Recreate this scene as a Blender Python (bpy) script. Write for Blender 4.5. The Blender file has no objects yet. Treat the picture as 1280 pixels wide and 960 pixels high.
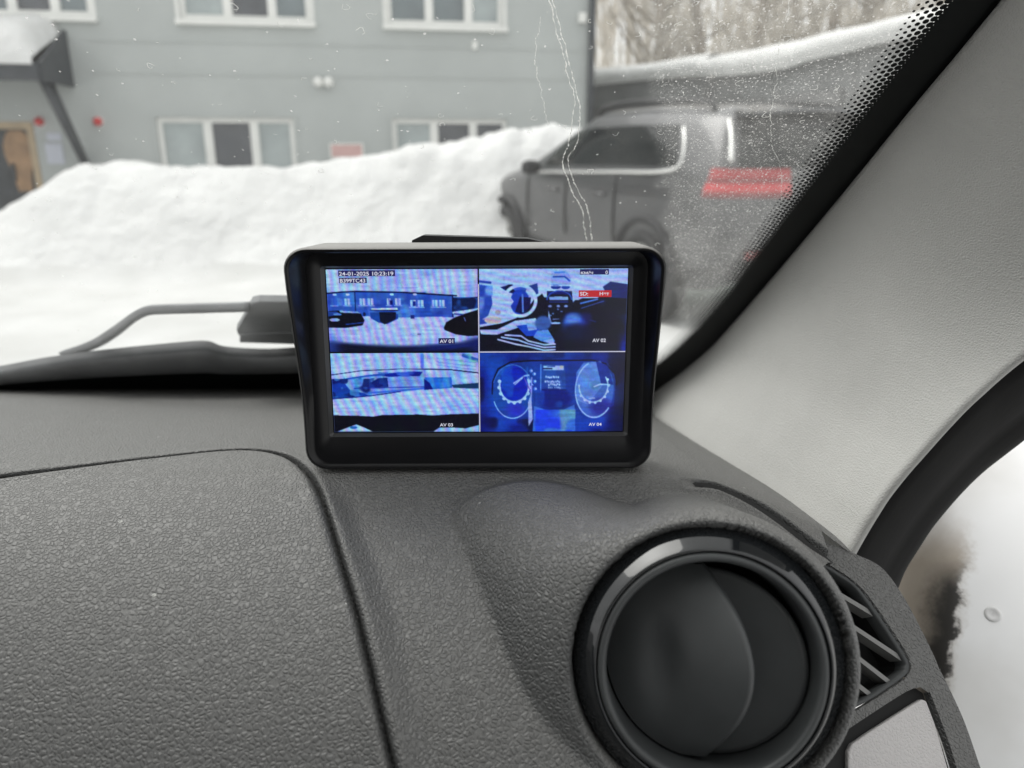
import bpy, bmesh, math, random
import numpy as np
from mathutils import Vector, Matrix
R = math.radians
random.seed(7); rng = np.random.default_rng(7)
sc = bpy.context.scene
C = sc.collection

# ------------------------------------------------------------------ camera, sky, sun, exposure
CZ = 1.35                      # camera height above the snow
PITCH = 17.2
FPX = 967.0                    # focal length in photograph pixels
cam_d = bpy.data.cameras.new('camera'); cam = bpy.data.objects.new('camera', cam_d); C.objects.link(cam)
cam.location = (0, 0, CZ); cam.rotation_euler = (R(90 - PITCH), 0, 0)
cam_d.sensor_width = 36; cam_d.lens = FPX / 1280 * 36
cam_d.clip_start = 0.01; cam_d.clip_end = 500
cam_d.dof.use_dof = True; cam_d.dof.focus_distance = 0.305; cam_d.dof.aperture_fstop = 11.0
sc.camera = cam
SUN_EL, SUN_AZ = 58, -55       # degrees; veiled sun ahead of the car, a little to the left
w = bpy.data.worlds.new('World'); sc.world = w; w.use_nodes = True
nt = w.node_tree; bg = nt.nodes['Background']
sky = nt.nodes.new('ShaderNodeTexSky'); sky.sky_type = 'NISHITA'; sky.sun_disc = False
sky.sun_elevation = R(SUN_EL); sky.sun_rotation = R(SUN_AZ)
sky.air_density = 1.0; sky.dust_density = 6.0; sky.ozone_density = 1.0
hs = nt.nodes.new('ShaderNodeHueSaturation'); hs.inputs['Saturation'].default_value = 0.10
cl_ = nt.nodes.new('ShaderNodeMix'); cl_.data_type = 'RGBA'; cl_.inputs[0].default_value = 0.65   # even cloud deck veiling the sky
cl_.inputs[7].default_value = (7.0, 7.05, 7.05, 1)
nt.links.new(sky.outputs[0], hs.inputs['Color']); nt.links.new(hs.outputs[0], cl_.inputs[6]); nt.links.new(cl_.outputs[2], bg.inputs[0])
bg.inputs[1].default_value = 0.15
sun_d = bpy.data.lights.new('sun', 'SUN'); sun = bpy.data.objects.new('sun', sun_d); C.objects.link(sun)
sun_d.energy = 1.1; sun_d.angle = R(40); sun_d.color = (1.0, 0.97, 0.93)
sun.rotation_euler = Vector((math.sin(R(SUN_AZ)) * math.cos(R(SUN_EL)), math.cos(R(SUN_AZ)) * math.cos(R(SUN_EL)), math.sin(R(SUN_EL)))).to_track_quat('Z', 'Y').to_euler()
sc.view_settings.view_transform = 'Standard'; sc.view_settings.look = 'None'
sc.view_settings.exposure = 0.48; sc.view_settings.gamma = 1.0
sc.view_settings.use_curve_mapping = False
sc.render.engine = 'CYCLES'
sc.cycles.use_denoising = True
sc.cycles.max_bounces = 10; sc.cycles.transparent_max_bounces = 16; sc.cycles.diffuse_bounces = 5
sc.cycles.sample_clamp_indirect = 6.0

# ------------------------------------------------------------------ small helpers
sP, cP = math.sin(R(PITCH)), math.cos(R(PITCH))
O = Vector((0, 0, CZ))
def ray(u, v):
    xc = (u - 640) / FPX; yc = (480 - v) / FPX
    return Vector((xc, cP + sP * yc, -sP + cP * yc))
def at(u, v, t): return O + ray(u, v) * t
def on_plane(u, v, p0, n):
    d = ray(u, v); return O + d * ((p0 - O).dot(n) / d.dot(n))

def tag(o, label=None, cat=None, group=None, kind=None):
    if label: o['label'] = label
    if cat: o['category'] = cat
    if group: o['group'] = group
    if kind: o['kind'] = kind
    return o
ORG = {}
def thing(name, loc, label, cat, group=None):
    o = bpy.data.objects.new(name, None); C.objects.link(o); o.location = loc
    o.empty_display_size = 0.05
    ORG[o.name] = Vector(loc); return tag(o, label, cat, group)
def obj(name, verts, faces, mat, parent=None, smooth=True, org=None, mats=None, fmat=None):
    """world-space verts -> one mesh object under parent"""
    og = ORG[parent.name] if parent is not None else Vector(org if org is not None else (0, 0, 0))
    V = np.asarray([tuple(v) for v in verts], float) if not isinstance(verts, np.ndarray) else verts.astype(float)
    V = V - np.array(og)
    me = bpy.data.meshes.new(name)
    me.from_pydata([tuple(v) for v in V] if len(V) < 3000 else V.tolist(), [], faces)
    if mat is not None: me.materials.append(mat)
    if smooth: me.polygons.foreach_set('use_smooth', [True] * len(me.polygons))
    me.update()
    o = bpy.data.objects.new(name, me); C.objects.link(o)
    if parent is not None: o.parent = parent
    else: o.location = og
    ORG[o.name] = og
    return o
def sharp(o, ang=35):
    me = o.data; bm = bmesh.new(); bm.from_mesh(me)
    for e in bm.edges:
        if len(e.link_faces) == 2 and e.calc_face_angle(0) > R(ang): e.smooth = False
    bm.to_mesh(me); bm.free(); return o
def bevel(o, width, seg=2, ang=30):
    m = o.modifiers.new('bevel', 'BEVEL'); m.width = width; m.segments = seg
    m.limit_method = 'ANGLE'; m.angle_limit = R(ang); return o

class MB:
    def __init__(s): s.v = []; s.f = []
    def add(s, vs, fs):
        b = len(s.v); s.v += [tuple(x) for x in vs]; s.f += [tuple(i + b for i in f) for f in fs]; return s
    def box(s, lo, hi, M=None):
        vs = [Vector((x, y, z)) for z in (lo[2], hi[2]) for y in (lo[1], hi[1]) for x in (lo[0], hi[0])]
        if M is not None: vs = [M @ v for v in vs]
        return s.add(vs, [(0, 2, 3, 1), (4, 5, 7, 6), (0, 1, 5, 4), (2, 6, 7, 3), (0, 4, 6, 2), (1, 3, 7, 5)])
    def tube(s, pts, rad, n=8, cap=True):
        pts = [Vector(p) for p in pts]; k = len(pts)
        rad = rad if hasattr(rad, '__len__') else [rad] * k
        vs = []; up = Vector((0.13, 0.31, 0.94))
        for i, p in enumerate(pts):
            t = (pts[min(i + 1, k - 1)] - pts[max(i - 1, 0)]).normalized()
            a = t.cross(up);
            if a.length < 1e-4: a = t.cross(Vector((1, 0, 0)))
            a.normalize(); b = t.cross(a)
            for j in range(n):
                th = 2 * math.pi * j / n; vs.append(p + (a * math.cos(th) + b * math.sin(th)) * rad[i])
        fs = [(i * n + j, i * n + (j + 1) % n, (i + 1) * n + (j + 1) % n, (i + 1) * n + j) for i in range(k - 1) for j in range(n)]
        if cap: fs += [tuple(range(n - 1, -1, -1)), tuple((k - 1) * n + j for j in range(n))]
        return s.add(vs, fs)
    def prism(s, poly, ext):
        n = len(poly); a = [Vector(p) for p in poly]; b = [p + Vector(ext) for p in a]
        return s.add(a + b, [tuple(range(n)), tuple(range(2 * n - 1, n - 1, -1))] + [(i, n + i, n + (i + 1) % n, (i + 1) % n) for i in range(n)])
    def build(s, name, mat, parent=None, smooth=False, org=None): return obj(name, s.v, s.f, mat, parent, smooth, org)
def loops(rings, closed=True, cap_first=False, cap_last=False):
    n = len(rings[0]); vs = [p for r in rings for p in r]; fs = []
    for i in range(len(rings) - 1):
        for j in range(n if closed else n - 1):
            fs.append((i * n + j, i * n + (j + 1) % n, (i + 1) * n + (j + 1) % n, (i + 1) * n + j))
    if cap_first: fs.append(tuple(range(n - 1, -1, -1)))
    if cap_last: fs.append(tuple((len(rings) - 1) * n + j for j in range(n)))
    return vs, fs
def catmull(pts, n):
    P = np.array([tuple(p) for p in pts], float)
    P = np.vstack([2 * P[0] - P[1], P, 2 * P[-1] - P[-2]]); m = len(P) - 3
    out = []
    for q in np.linspace(0, m, n):
        i = min(int(q), m - 1); t = q - i; a, b, c, d = P[i:i + 4]
        out.append(0.5 * (2 * b + (c - a) * t + (2 * a - 5 * b + 4 * c - d) * t * t + (-a + 3 * b - 3 * c + d) * t ** 3))
    return np.array(out)
def sstep(a, b, x):
    t = np.clip((x - a) / (b - a), 0, 1); return t * t * (3 - 2 * t)

# ------------------------------------------------------------------ materials
def mat(name, col, rough=0.6, metal=0.0, var=0.0, vscale=8, bump=0.0, bscale=200, bdist=0.001, spec=0.5, coat=0.0, coord='Object', col2=None):
    m = bpy.data.materials.new(name); m.use_nodes = True; t = m.node_tree; b = t.nodes['Principled BSDF']
    b.inputs['Base Color'].default_value = (*col, 1); b.inputs['Roughness'].default_value = rough
    b.inputs['Metallic'].default_value = metal; b.inputs['Specular IOR Level'].default_value = spec
    b.inputs['Coat Weight'].default_value = coat
    tc = t.nodes.new('ShaderNodeTexCoord')
    if var or col2:
        n = t.nodes.new('ShaderNodeTexNoise'); n.inputs['Scale'].default_value = vscale; n.inputs['Detail'].default_value = 8
        t.links.new(tc.outputs[coord], n.inputs['Vector'])
        r = t.nodes.new('ShaderNodeValToRGB')
        c2 = col2 or [c * (1 + var) for c in col]; c1 = col if col2 else [c * (1 - var) for c in col]
        r.color_ramp.elements[0].position = .3; r.color_ramp.elements[1].position = .7
        r.color_ramp.elements[0].color = (*c1, 1); r.color_ramp.elements[1].color = (*c2, 1)
        t.links.new(n.outputs['Fac'], r.inputs[0]); t.links.new(r.outputs[0], b.inputs['Base Color'])
    if bump:
        n = t.nodes.new('ShaderNodeTexNoise'); n.inputs['Scale'].default_value = bscale; n.inputs['Detail'].default_value = 6
        t.links.new(tc.outputs[coord], n.inputs['Vector'])
        bp = t.nodes.new('ShaderNodeBump'); bp.inputs['Strength'].default_value = bump; bp.inputs['Distance'].default_value = bdist
        t.links.new(n.outputs['Fac'], bp.inputs['Height']); t.links.new(bp.outputs[0], b.inputs['Normal'])
    return m

def grain_plastic(name, col, cell, depth, rough, specks=0.0, dust=0.0, stretch=(1, 1, 1)):
    """leather-grained moulded plastic: soft cells parted by fine valleys, a little dust on what faces up"""
    m = bpy.data.materials.new(name); m.use_nodes = True; t = m.node_tree; L = t.links.new; N = t.nodes.new
    b = t.nodes['Principled BSDF']; b.inputs['Roughness'].default_value = rough
    tc = N('ShaderNodeTexCoord'); mp = N('ShaderNodeMapping'); mp.inputs['Scale'].default_value = stretch
    L(tc.outputs['Object'], mp.inputs[0])
    nz = N('ShaderNodeTexNoise'); nz.inputs['Scale'].default_value = 0.35 / cell; nz.inputs['Detail'].default_value = 3
    L(mp.outputs[0], nz.inputs['Vector'])
    mx = N('ShaderNodeVectorMath'); mx.operation = 'SCALE'; mx.inputs[3].default_value = cell * 1.0
    sb = N('ShaderNodeVectorMath'); sb.operation = 'SUBTRACT'; sb.inputs[1].default_value = (.5, .5, .5)
    L(nz.outputs['Color'], sb.inputs[0]); L(sb.outputs[0], mx.inputs[0])
    ad = N('ShaderNodeVectorMath'); ad.operation = 'ADD'; L(mp.outputs[0], ad.inputs[0]); L(mx.outputs[0], ad.inputs[1])
    vo = N('ShaderNodeTexVoronoi'); vo.feature = 'DISTANCE_TO_EDGE'; vo.inputs['Scale'].default_value = 1 / cell
    L(ad.outputs[0], vo.inputs['Vector'])
    vr = N('ShaderNodeMapRange'); vr.interpolation_type = 'SMOOTHSTEP'; vr.inputs[2].default_value = .28; L(vo.outputs['Distance'], vr.inputs[0])
    n2 = N('ShaderNodeTexNoise'); n2.inputs['Scale'].default_value = 1.1 / cell; n2.inputs['Detail'].default_value = 4; n2.inputs['Roughness'].default_value = .6
    L(mp.outputs[0], n2.inputs['Vector'])
    ma = N('ShaderNodeMath'); ma.operation = 'MULTIPLY_ADD'; ma.inputs[1].default_value = .8
    L(n2.outputs['Fac'], ma.inputs[0]); L(vr.outputs[0], ma.inputs[2])
    bp = N('ShaderNodeBump'); bp.inputs['Strength'].default_value = 1.0; bp.inputs['Distance'].default_value = depth
    L(ma.outputs[0], bp.inputs['Height']); L(bp.outputs[0], b.inputs['Normal'])
    # colour: base, blotchy wear, dust on upward faces, a few pale specks
    n3 = N('ShaderNodeTexNoise'); n3.inputs['Scale'].default_value = 14; n3.inputs['Detail'].default_value = 6
    L(tc.outputs['Object'], n3.inputs['Vector'])
    mxa = N('ShaderNodeMix'); mxa.data_type = 'RGBA'
    mxa.inputs[6].default_value = (*[c * .86 for c in col], 1); mxa.inputs[7].default_value = (*[c * 1.14 for c in col], 1)
    L(n3.outputs['Fac'], mxa.inputs[0])
    out = mxa.outputs[2]
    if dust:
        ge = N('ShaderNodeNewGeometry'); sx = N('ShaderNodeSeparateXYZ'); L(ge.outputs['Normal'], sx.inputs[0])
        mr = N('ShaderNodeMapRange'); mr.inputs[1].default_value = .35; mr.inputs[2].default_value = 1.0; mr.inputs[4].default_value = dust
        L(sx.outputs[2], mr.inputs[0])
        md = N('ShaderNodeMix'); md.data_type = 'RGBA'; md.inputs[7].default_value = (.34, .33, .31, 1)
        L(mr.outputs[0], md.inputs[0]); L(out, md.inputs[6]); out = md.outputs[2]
    if specks:
        v2 = N('ShaderNodeTexVoronoi'); v2.inputs['Scale'].default_value = 95; L(tc.outputs['Object'], v2.inputs['Vector'])
        lt = N('ShaderNodeMath'); lt.operation = 'LESS_THAN'; lt.inputs[1].default_value = .07; L(v2.outputs['Distance'], lt.inputs[0])
        sp = N('ShaderNodeSeparateColor'); L(v2.outputs['Color'], sp.inputs[0])
        gt = N('ShaderNodeMath'); gt.operation = 'GREATER_THAN'; gt.inputs[1].default_value = 1 - specks; L(sp.outputs[0], gt.inputs[0])
        mu = N('ShaderNodeMath'); mu.operation = 'MULTIPLY'; L(lt.outputs[0], mu.inputs[0]); L(gt.outputs[0], mu.inputs[1])
        m3 = N('ShaderNodeMath'); m3.operation = 'MULTIPLY'; m3.inputs[1].default_value = .55; L(mu.outputs[0], m3.inputs[0])
        ms = N('ShaderNodeMix'); ms.data_type = 'RGBA'; ms.inputs[7].default_value = (.5, .5, .47, 1)
        L(m3.outputs[0], ms.inputs[0]); L(out, ms.inputs[6]); out = ms.outputs[2]
    L(out, b.inputs['Base Color'])
    return m

M_dash = grain_plastic('dash_plastic', (.074, .075, .074), .0016, .00034, .46, specks=.12, dust=.25)
M_trim = grain_plastic('pillar_plastic', (.45, .447, .428), .0012, .00013, .6)
M_black = mat('black_plastic', (.012, .012, .013), .45, spec=.3, var=.15, vscale=30, bump=.1, bscale=900, bdist=.0003)
M_vane = mat('matte_black_plastic', (.042, .045, .046), .45, spec=.4, var=.18, vscale=40, bump=.12, bscale=1500, bdist=.0002)
M_gloss = mat('piano_black', (.008, .009, .010), .06, var=.1, vscale=20, coat=.3)
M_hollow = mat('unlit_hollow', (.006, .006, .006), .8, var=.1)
M_rubber = mat('rubber_seal', (.006, .006, .006), .65, spec=.08, var=.2, vscale=25, bump=.15, bscale=300, bdist=.0005)
M_frit = mat('ceramic_frit', (.004, .005, .005), .4, var=.1, spec=.15)
M_wiper = mat('wiper_black', (.23, .235, .24), .55, var=.2, vscale=30, bump=.2, bscale=400, bdist=.0004)
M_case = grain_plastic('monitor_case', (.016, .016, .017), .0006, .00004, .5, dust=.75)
M_bezel = mat('monitor_bezel', (.005, .005, .006), .3, var=.1, vscale=30, spec=.3)
M_grey = mat('grey_plastic_edge', (.16, .16, .155), .5, var=.1)
M_insert = grain_plastic('grey_insert', (.46, .445, .44), .0014, .00012, .6)

# ================================================================== OUTSIDE
# ------------------------------------------------------------------ snow ground with the ploughed bank
M_snow = mat('snow', (.69, .69, .68), .75, var=.07, vscale=1.5, bump=.8, bscale=4, bdist=.09, spec=.25)
M_road = mat('packed_snow', (.56, .56, .545), .7, bump=.5, bscale=4, bdist=.03, spec=.3, col2=(.66, .66, .65), vscale=1.6)
cr_x = [-16, -9, -7.2, -6.3, -5.7, -5.0, -4.4, -3.2, -2.3, -1.2, -.6, 0, .5, 1.2, 3, 6, 9, 30]
cr_h = [.25, .22, .25, .30, .68, 1.06, 1.10, 1.03, 1.10, 1.32, 1.40, 1.46, 1.55, 1.50, 1.3, 1.3, 1.1, .9]
def vnoise(x, y, s, seed):
    r = np.random.default_rng(seed); G = r.random((64, 64)); X = x * s; Y = y * s
    i = np.floor(X).astype(int); j = np.floor(Y).astype(int); fx = X - i; fy = Y - j
    fx = fx * fx * (3 - 2 * fx); fy = fy * fy * (3 - 2 * fy)
    g = lambda a, b: G[a % 64, b % 64]
    return (g(i, j) * (1 - fx) + g(i + 1, j) * fx) * (1 - fy) + (g(i, j + 1) * (1 - fx) + g(i + 1, j + 1) * fx) * fy - .5
def ground_z(x, y):
    n = vnoise(x, y, 1.1, 1) * .14 + vnoise(x, y, 2.7, 2) * .08 + vnoise(x, y, 6.5, 3) * .06 + np.abs(vnoise(x, y, 3.9, 7)) * .16 * np.clip(x + 2.2, 0, 1) + vnoise(x, y, 11., 4) * .035
    h = np.interp(x, cr_x, cr_h)
    yc = 9.7 + .13 * x * (x < 2) + .26 * (x >= 2)
    f = sstep(yc - 1.55, yc - .05, y) * (1 - .75 * sstep(yc + .5, yc + 2.2, y))
    bank = h * f
    hill = sstep(15, 40, y) * 5.5 * sstep(-2, 4, x)
    return bank + hill + n * (.12 + .88 * np.clip(bank * 1.5, 0, 1)) + .03 * vnoise(x, y, .5, 5)
xs = np.concatenate([np.linspace(-40, -9, 24), np.linspace(-8.8, 7, 200), np.linspace(7.4, 45, 40)])
ys = np.concatenate([np.linspace(-40, 2.8, 24), np.linspace(3, 12.5, 130), np.linspace(12.8, 60, 50)])
X, Y = np.meshgrid(xs, ys); Z = ground_z(X, Y); Z = np.where(Y < 2, 0, Z)
nx, ny = len(xs), len(ys)
F = [(j * nx + i, j * nx + i + 1, (j + 1) * nx + i + 1, (j + 1) * nx + i) for j in range(ny - 1) for i in range(nx - 1)]
g = obj('snowy_ground', np.stack([X, Y, Z], -1).reshape(-1, 3), F, M_road, None)
g.data.materials.append(M_snow)
mi = np.zeros(len(F), int)
cxm = ((Z[:-1, :-1] + Z[1:, 1:]) / 2).reshape(-1); mi[cxm > .16] = 1
g.data.polygons.foreach_set('material_index', mi.tolist())
tag(g, kind='structure')

# ------------------------------------------------------------------ grey building
M_wall = mat('painted_render', (.44, .462, .452), .85, var=.05, vscale=1.2, bump=.25, bscale=30, bdist=.01)
M_pvc = mat('white_pvc', (.78, .78, .75), .45, var=.04)
M_pane = mat('window_glass', (.16, .19, .20), .08, var=.25, vscale=1.4, spec=.8)
M_pane_d = mat('window_glass_dark', (.075, .08, .09), .08, var=.3, vscale=1.7, spec=.8)
M_pane_c = mat('window_curtain_glass', (.34, .38, .38), .12, var=.2, vscale=2.2, spec=.8)
M_iron = mat('dark_painted_steel', (.05, .055, .062), .55, var=.2)
M_tan = mat('tan_reflection', (.36, .22, .12), .5, var=.25, vscale=6)
M_paper = mat('paper', (.55, .57, .64), .8, var=.06, vscale=18)
M_pink = mat('faded_red_sign', (.62, .40, .38), .6, var=.08)
M_red = mat('red_lamp_plastic', (.55, .05, .05), .35, var=.1)
WA = R(10); Wd = Vector((math.cos(WA), math.sin(WA), 0)); Wn = Vector((math.sin(WA), -math.cos(WA), 0))
W0 = Vector((-2.6, 12.3, 0))
def wsz(u, v):
    p = on_plane(u, v, W0 + Vector((0, 0, CZ)) * 0, Wn); return ((p - W0).dot(Wd), p.z)
def wp(s, z, out=0.0): return W0 + Wd * s + Wn * out + Vector((0, 0, z))
s_r = wsz(741, 100)[0]; s_l = -14.0; z_t = 5.3; z_b = -.6
bld = thing('apartment_building', wp(s_r - 4, 0), 'long grey rendered building with white framed windows behind the snowbank', 'building')
wins = []     # s0, s1, z0, z1, upper
def win_px(u0, u1, vt, vb, zt=None, zb=None):
    s0 = wsz(u0, vb)[0]; s1 = wsz(u1, vb)[0]
    return [s0, s1, zb if zb is not None else wsz((u0 + u1) / 2, vb)[1], zt if zt is not None else wsz((u0 + u1) / 2, vt)[1]]
up_b = wsz(308, 26)[1]
wins += [win_px(226, 389, 0, 28, zt=up_b + 1.45, zb=up_b), win_px(484, 629, 0, 34, zt=up_b + 1.45, zb=up_b),
         win_px(-42, 116, 0, 20, zt=up_b + 1.45, zb=up_b)]
lo_t = wsz(287, 147)[1]
wins += [win_px(203, 372, 147, 215, zt=lo_t, zb=lo_t - 1.45), win_px(492, 634, 147, 200, zt=lo_t, zb=lo_t - 1.45)]
door_s0, door_s1 = wsz(-46, 220)[0], wsz(52, 220)[0]; door_t = wsz(20, 152)[1]; door_b = -.35
opens = wins + [[door_s0, door_s1, door_b, door_t]]
S = sorted({s_l, s_r} | {a for o in opens for a in o[:2]}); Zs = sorted({z_b, z_t} | {a for o in opens for a in o[2:]})
wm = MB()
for i in range(len(S) - 1):
    for j in range(len(Zs) - 1):
        sm, zm = (S[i] + S[i + 1]) / 2, (Zs[j] + Zs[j + 1]) / 2
        if any(o[0] < sm < o[1] and o[2] < zm < o[3] for o in opens): continue
        wm.add([wp(S[i], Zs[j]), wp(S[i + 1], Zs[j]), wp(S[i + 1], Zs[j + 1]), wp(S[i], Zs[j + 1])], [(0, 1, 2, 3)])
for s0, s1, z0, z1 in opens:
    q = [(s0, z0), (s1, z0), (s1, z1), (s0, z1)]
    for k in range(4):
        a, b = q[k], q[(k + 1) % 4]
        wm.add([wp(*a), wp(*a, -.16), wp(*b, -.16), wp(*b)], [(0, 1, 2, 3)])
D = -9.0
wm.add([wp(s_r, z_b), wp(s_r, z_b, D), wp(s_r, z_t, D), wp(s_r, z_t)], [(0, 1, 2, 3)])
wm.add([wp(s_l, z_t), wp(s_r, z_t), wp(s_r, z_t, D), wp(s_l, z_t, D)], [(0, 1, 2, 3)])
wm.add([wp(s_l, z_b, D), wp(s_r, z_b, D), wp(s_r, z_t, D), wp(s_l, z_t, D)], [(0, 3, 2, 1)])
wm.add([wp(s_l, z_b), wp(s_l, z_b, D), wp(s_l, z_t, D), wp(s_l, z_t)], [(0, 3, 2, 1)])
wm.build('wall', M_wall, bld)
def wbox(mb, s0, s1, z0, z1, o0, o1):
    vs = [wp(s, z, o) for z in (z0, z1) for o in (o0, o1) for s in (s0, s1)]
    mb.add(vs, [(0, 1, 3, 2), (4, 6, 7, 5), (0, 4, 5, 1), (2, 3, 7, 6), (0, 2, 6, 4), (1, 5, 7, 3)])
for v in (94, 55):   # shallow string courses
    zz = wsz(400, v)[1]; mb = MB(); wbox(mb, wsz(112, v)[0], s_r, zz - .02, zz + .02, .001, .012); mb.build('string_course', M_wall, bld)
for k, (s0, s1, z0, z1) in enumerate(wins):
    fw = .07; a = s0 + (s1 - s0) * .36; b = s0 + (s1 - s0) * .70
    mb = MB(); o0, o1 = -.14, -.04
    for x0, x1 in ((s0 + .002, s0 + fw), (a - .06, a + .06), (b - .06, b + .06), (s1 - fw, s1 - .002)): wbox(mb, x0, x1, z0 + fw, z1 - fw, o0, o1)
    wbox(mb, s0 + .002, s1 - .002, z1 - fw, z1 - .002, o0, o1); wbox(mb, s0 + .002, s1 - .002, z0 + .002, z0 + fw, o0, o1)
    fr = mb.build('window', M_pvc, bld)
    mats_ = [(M_pane_c, M_pane_d, M_pane), (M_pane, M_pane, M_pane_c), (M_pane, M_pane_d, M_pane), (M_pane_c, M_pane_d, M_pane_c), (M_pane_c, M_pane_d, M_pane_d)][k]
    for (x0, x1), pm in zip(((s0 + fw, a - .06), (a + .06, b - .06), (b + .06, s1 - fw)), mats_):
        mb = MB(); wbox(mb, x0 - .01, x1 + .01, z0 + fw - .01, z1 - fw + .01, -.10, -.085); mb.build('pane', pm, fr)
    mb = MB(); wbox(mb, s0 - .06, s1 + .06, z0 - .07, z0 - .003, -.03, .09); mb.build('sill', M_pvc, fr)
    mb = MB(); wbox(mb, s0 - .05, s0 - .002, z0, z1 + .05, .001, .02); wbox(mb, s1 + .002, s1 + .05, z0, z1 + .05, .001, .02)
    wbox(mb, s0 - .002, s1 + .002, z1 + .002, z1 + .05, .001, .02); mb.build('surround', M_pvc if k < 3 else M_wall, fr)
# door with glazed leaf
mb = MB(); wbox(mb, door_s0 + .003, door_s0 + .09, door_b, door_t - .003, -.15, .012); wbox(mb, door_s1 - .09, door_s1 - .003, door_b, door_t - .003, -.15, .012)
wbox(mb, door_s0 + .09, door_s1 - .09, door_t - .1, door_t - .003, -.15, .012)
dr = mb.build('door', mat('door_frame_paint', (.46, .36, .24), .6, var=.1), bld)
mb = MB(); wbox(mb, door_s0 + .09, door_s1 - .09, door_b, door_t - .1, -.12, -.07); mb.build('door_leaf', M_iron, dr)
dsm = wsz(25, 200)[0]; dzm = wsz(25, 200)[1]
pts = []
for k in range(28):   # irregular tan patch painting the reflection in the door glass
    th = 2 * math.pi * k / 28; pts.append(wp(dsm - .02 + .17 * math.cos(th) * (1 + .25 * math.sin(3 * th)), dzm - .02 + .46 * math.sin(th) * (1 - .1 * math.cos(4 * th)), -.068))
MB().prism(pts, Wn * .012).build('door_reflection', M_tan, dr)
mb = MB(); q = wsz(16, 215); wbox(mb, q[0] - .02, q[0] + .02, q[1] - .12, q[1] + .12, -.06, -.02); mb.build('handle', M_iron, dr)
# downpipe at the corner
MB().tube([wp(s_r - .05, z_b, .07), wp(s_r - .05, z_t, .07)], .055, 10).build('downpipe', M_iron, bld, True)
# pair of wall lamps
for u in (398, 411):
    q = wsz(u, 103); rr = []
    for o, r_ in ((0, .05), (.05, .055), (.10, .075), (.13, .05), (.14, 0.005)):
        rr.append([wp(q[0] + r_ * math.cos(2 * math.pi * k / 14), q[1] + r_ * math.sin(2 * math.pi * k / 14), o + .002) for k in range(14)])
    vs, fs = loops(rr, cap_last=True); obj('wall_lamp', vs, fs, M_pvc, bld)
q = wsz(727, 23); mb = MB(); wbox(mb, q[0] - .06, q[0] + .06, q[1] - .07, q[1] + .07, .002, .09); bevel(mb.build('junction_box', M_pvc, bld), .015)
q = wsz(593, 57); mb = MB(); wbox(mb, q[0] - .04, q[0] + .04, q[1] - .06, q[1] + .06, .002, .05); bevel(mb.build('vent_cover', M_pvc, bld), .01)
# pink notice board, paper notices, red alarm sounders: things fixed to the wall
def flat(name, u0, v0, u1, v1, m, label, cat, frame=None, group=None):
    a = wsz(u0, v0); b = wsz(u1, v1); s0, s1 = sorted((a[0], b[0])); z0, z1 = sorted((a[1], b[1]))
    t = thing(name, wp((s0 + s1) / 2, z0, .02), label, cat, group)
    mb = MB(); wbox(mb, s0, s1, z0, z1, .004, .022); bevel(mb.build('board', m, t), .004)
    if frame:
        mb = MB(); e = .025
        for r4 in ((s0 - e, s1 + e, z0 - e, z0 - .001), (s0 - e, s1 + e, z1 + .001, z1 + e), (s0 - e, s0 - .001, z0, z1), (s1 + .001, s1 + e, z0, z1)): wbox(mb, *r4, .003, .03)
        mb.build('frame', frame, t)
    return t
flat('wall_sign', 414, 181, 453, 196, M_pink, 'small faded pink sign on the grey wall above the snowbank', 'sign', M_pvc)
flat('paper_notice', 58, 166, 78, 176, M_paper, 'white strip of paper above the bigger notice beside the door', 'notice')
flat('paper_notice', 56, 179, 82, 205, M_paper, 'large bluish paper notice on the wall beside the door', 'notice')
for u, lb in ((50, 'small red alarm sounder on the wall right above the door frame'), (123, 'small red alarm sounder on bare wall, outside the canopy bracket')):
    q = wsz(u, 152); rr = []
    for o, r_ in ((.002, .062), (.05, .062), (.09, .045), (.11, .01)):
        rr.append([wp(q[0] + r_ * math.cos(2 * math.pi * k / 16), q[1] + r_ * math.sin(2 * math.pi * k / 16), o) for k in range(16)])
    vs, fs = loops(rr, cap_last=True); t = thing('alarm_sounder', wp(*q), lb, 'alarm'); obj('dome', vs, fs, M_red, t)
    vs, fs = loops([[wp(q[0] + r_ * math.cos(2 * math.pi * k / 16), q[1] + r_ * math.sin(2 * math.pi * k / 16), o) for k in range(16)] for o, r_ in ((.001, .075), (.012, .075), (.012, .063))], cap_first=True)
    obj('base', vs, fs, M_pvc, t)
# entrance canopy with its snow cap
cn = thing('entrance_canopy', wp(-4.6, 1.6, 0), 'dark steel entrance canopy on angled brackets above the door', 'canopy')
cs1 = wsz(104, 95)[0] - .18; cs0 = cs1 - 2.6; cz = wsz(100, 96)[1] - .02; out = 1.15
mb = MB(); wbox(mb, cs0, cs1, cz, cz + .07, .01, out); bevel(mb.build('deck', M_iron, cn), .01)
mb = MB(); wbox(mb, cs0 - .03, cs1 + .03, cz - .12, cz + .10, out + .002, out + .05); mb.build('fascia', M_iron, cn)
mb = MB(); vs = [wp(cs1 + .002, cz - .12, .01), wp(cs1 + .002, cz - .12, out), wp(cs1 + .002, cz + .1, out), wp(cs1 + .002, cz + .62, .01)]
MB().prism(vs, Wd * .05).build('side_panel', M_iron, cn)
MB().prism([p - Wd * (cs1 - cs0 + .06) for p in vs], Wd * .05).build('side_panel', M_iron, cn)
for s in (cs1 - .06, cs0 + .06):
    MB().tube([wp(s, cz - .02, out - .25), wp(s + (.16 if s > cs0 + 1 else -.16), cz - 1.35, .03)], .055, 8).build('bracket', M_iron, cn, True)
    MB().tube([wp(s - .04, cz - .02, out * .45), wp(s + (.16 if s > cs0 + 1 else -.16), cz - 1.3, .03)], .04, 8).build('bracket', M_iron, cn, True)
n1, n2 = 30, 14; vs = []
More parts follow.
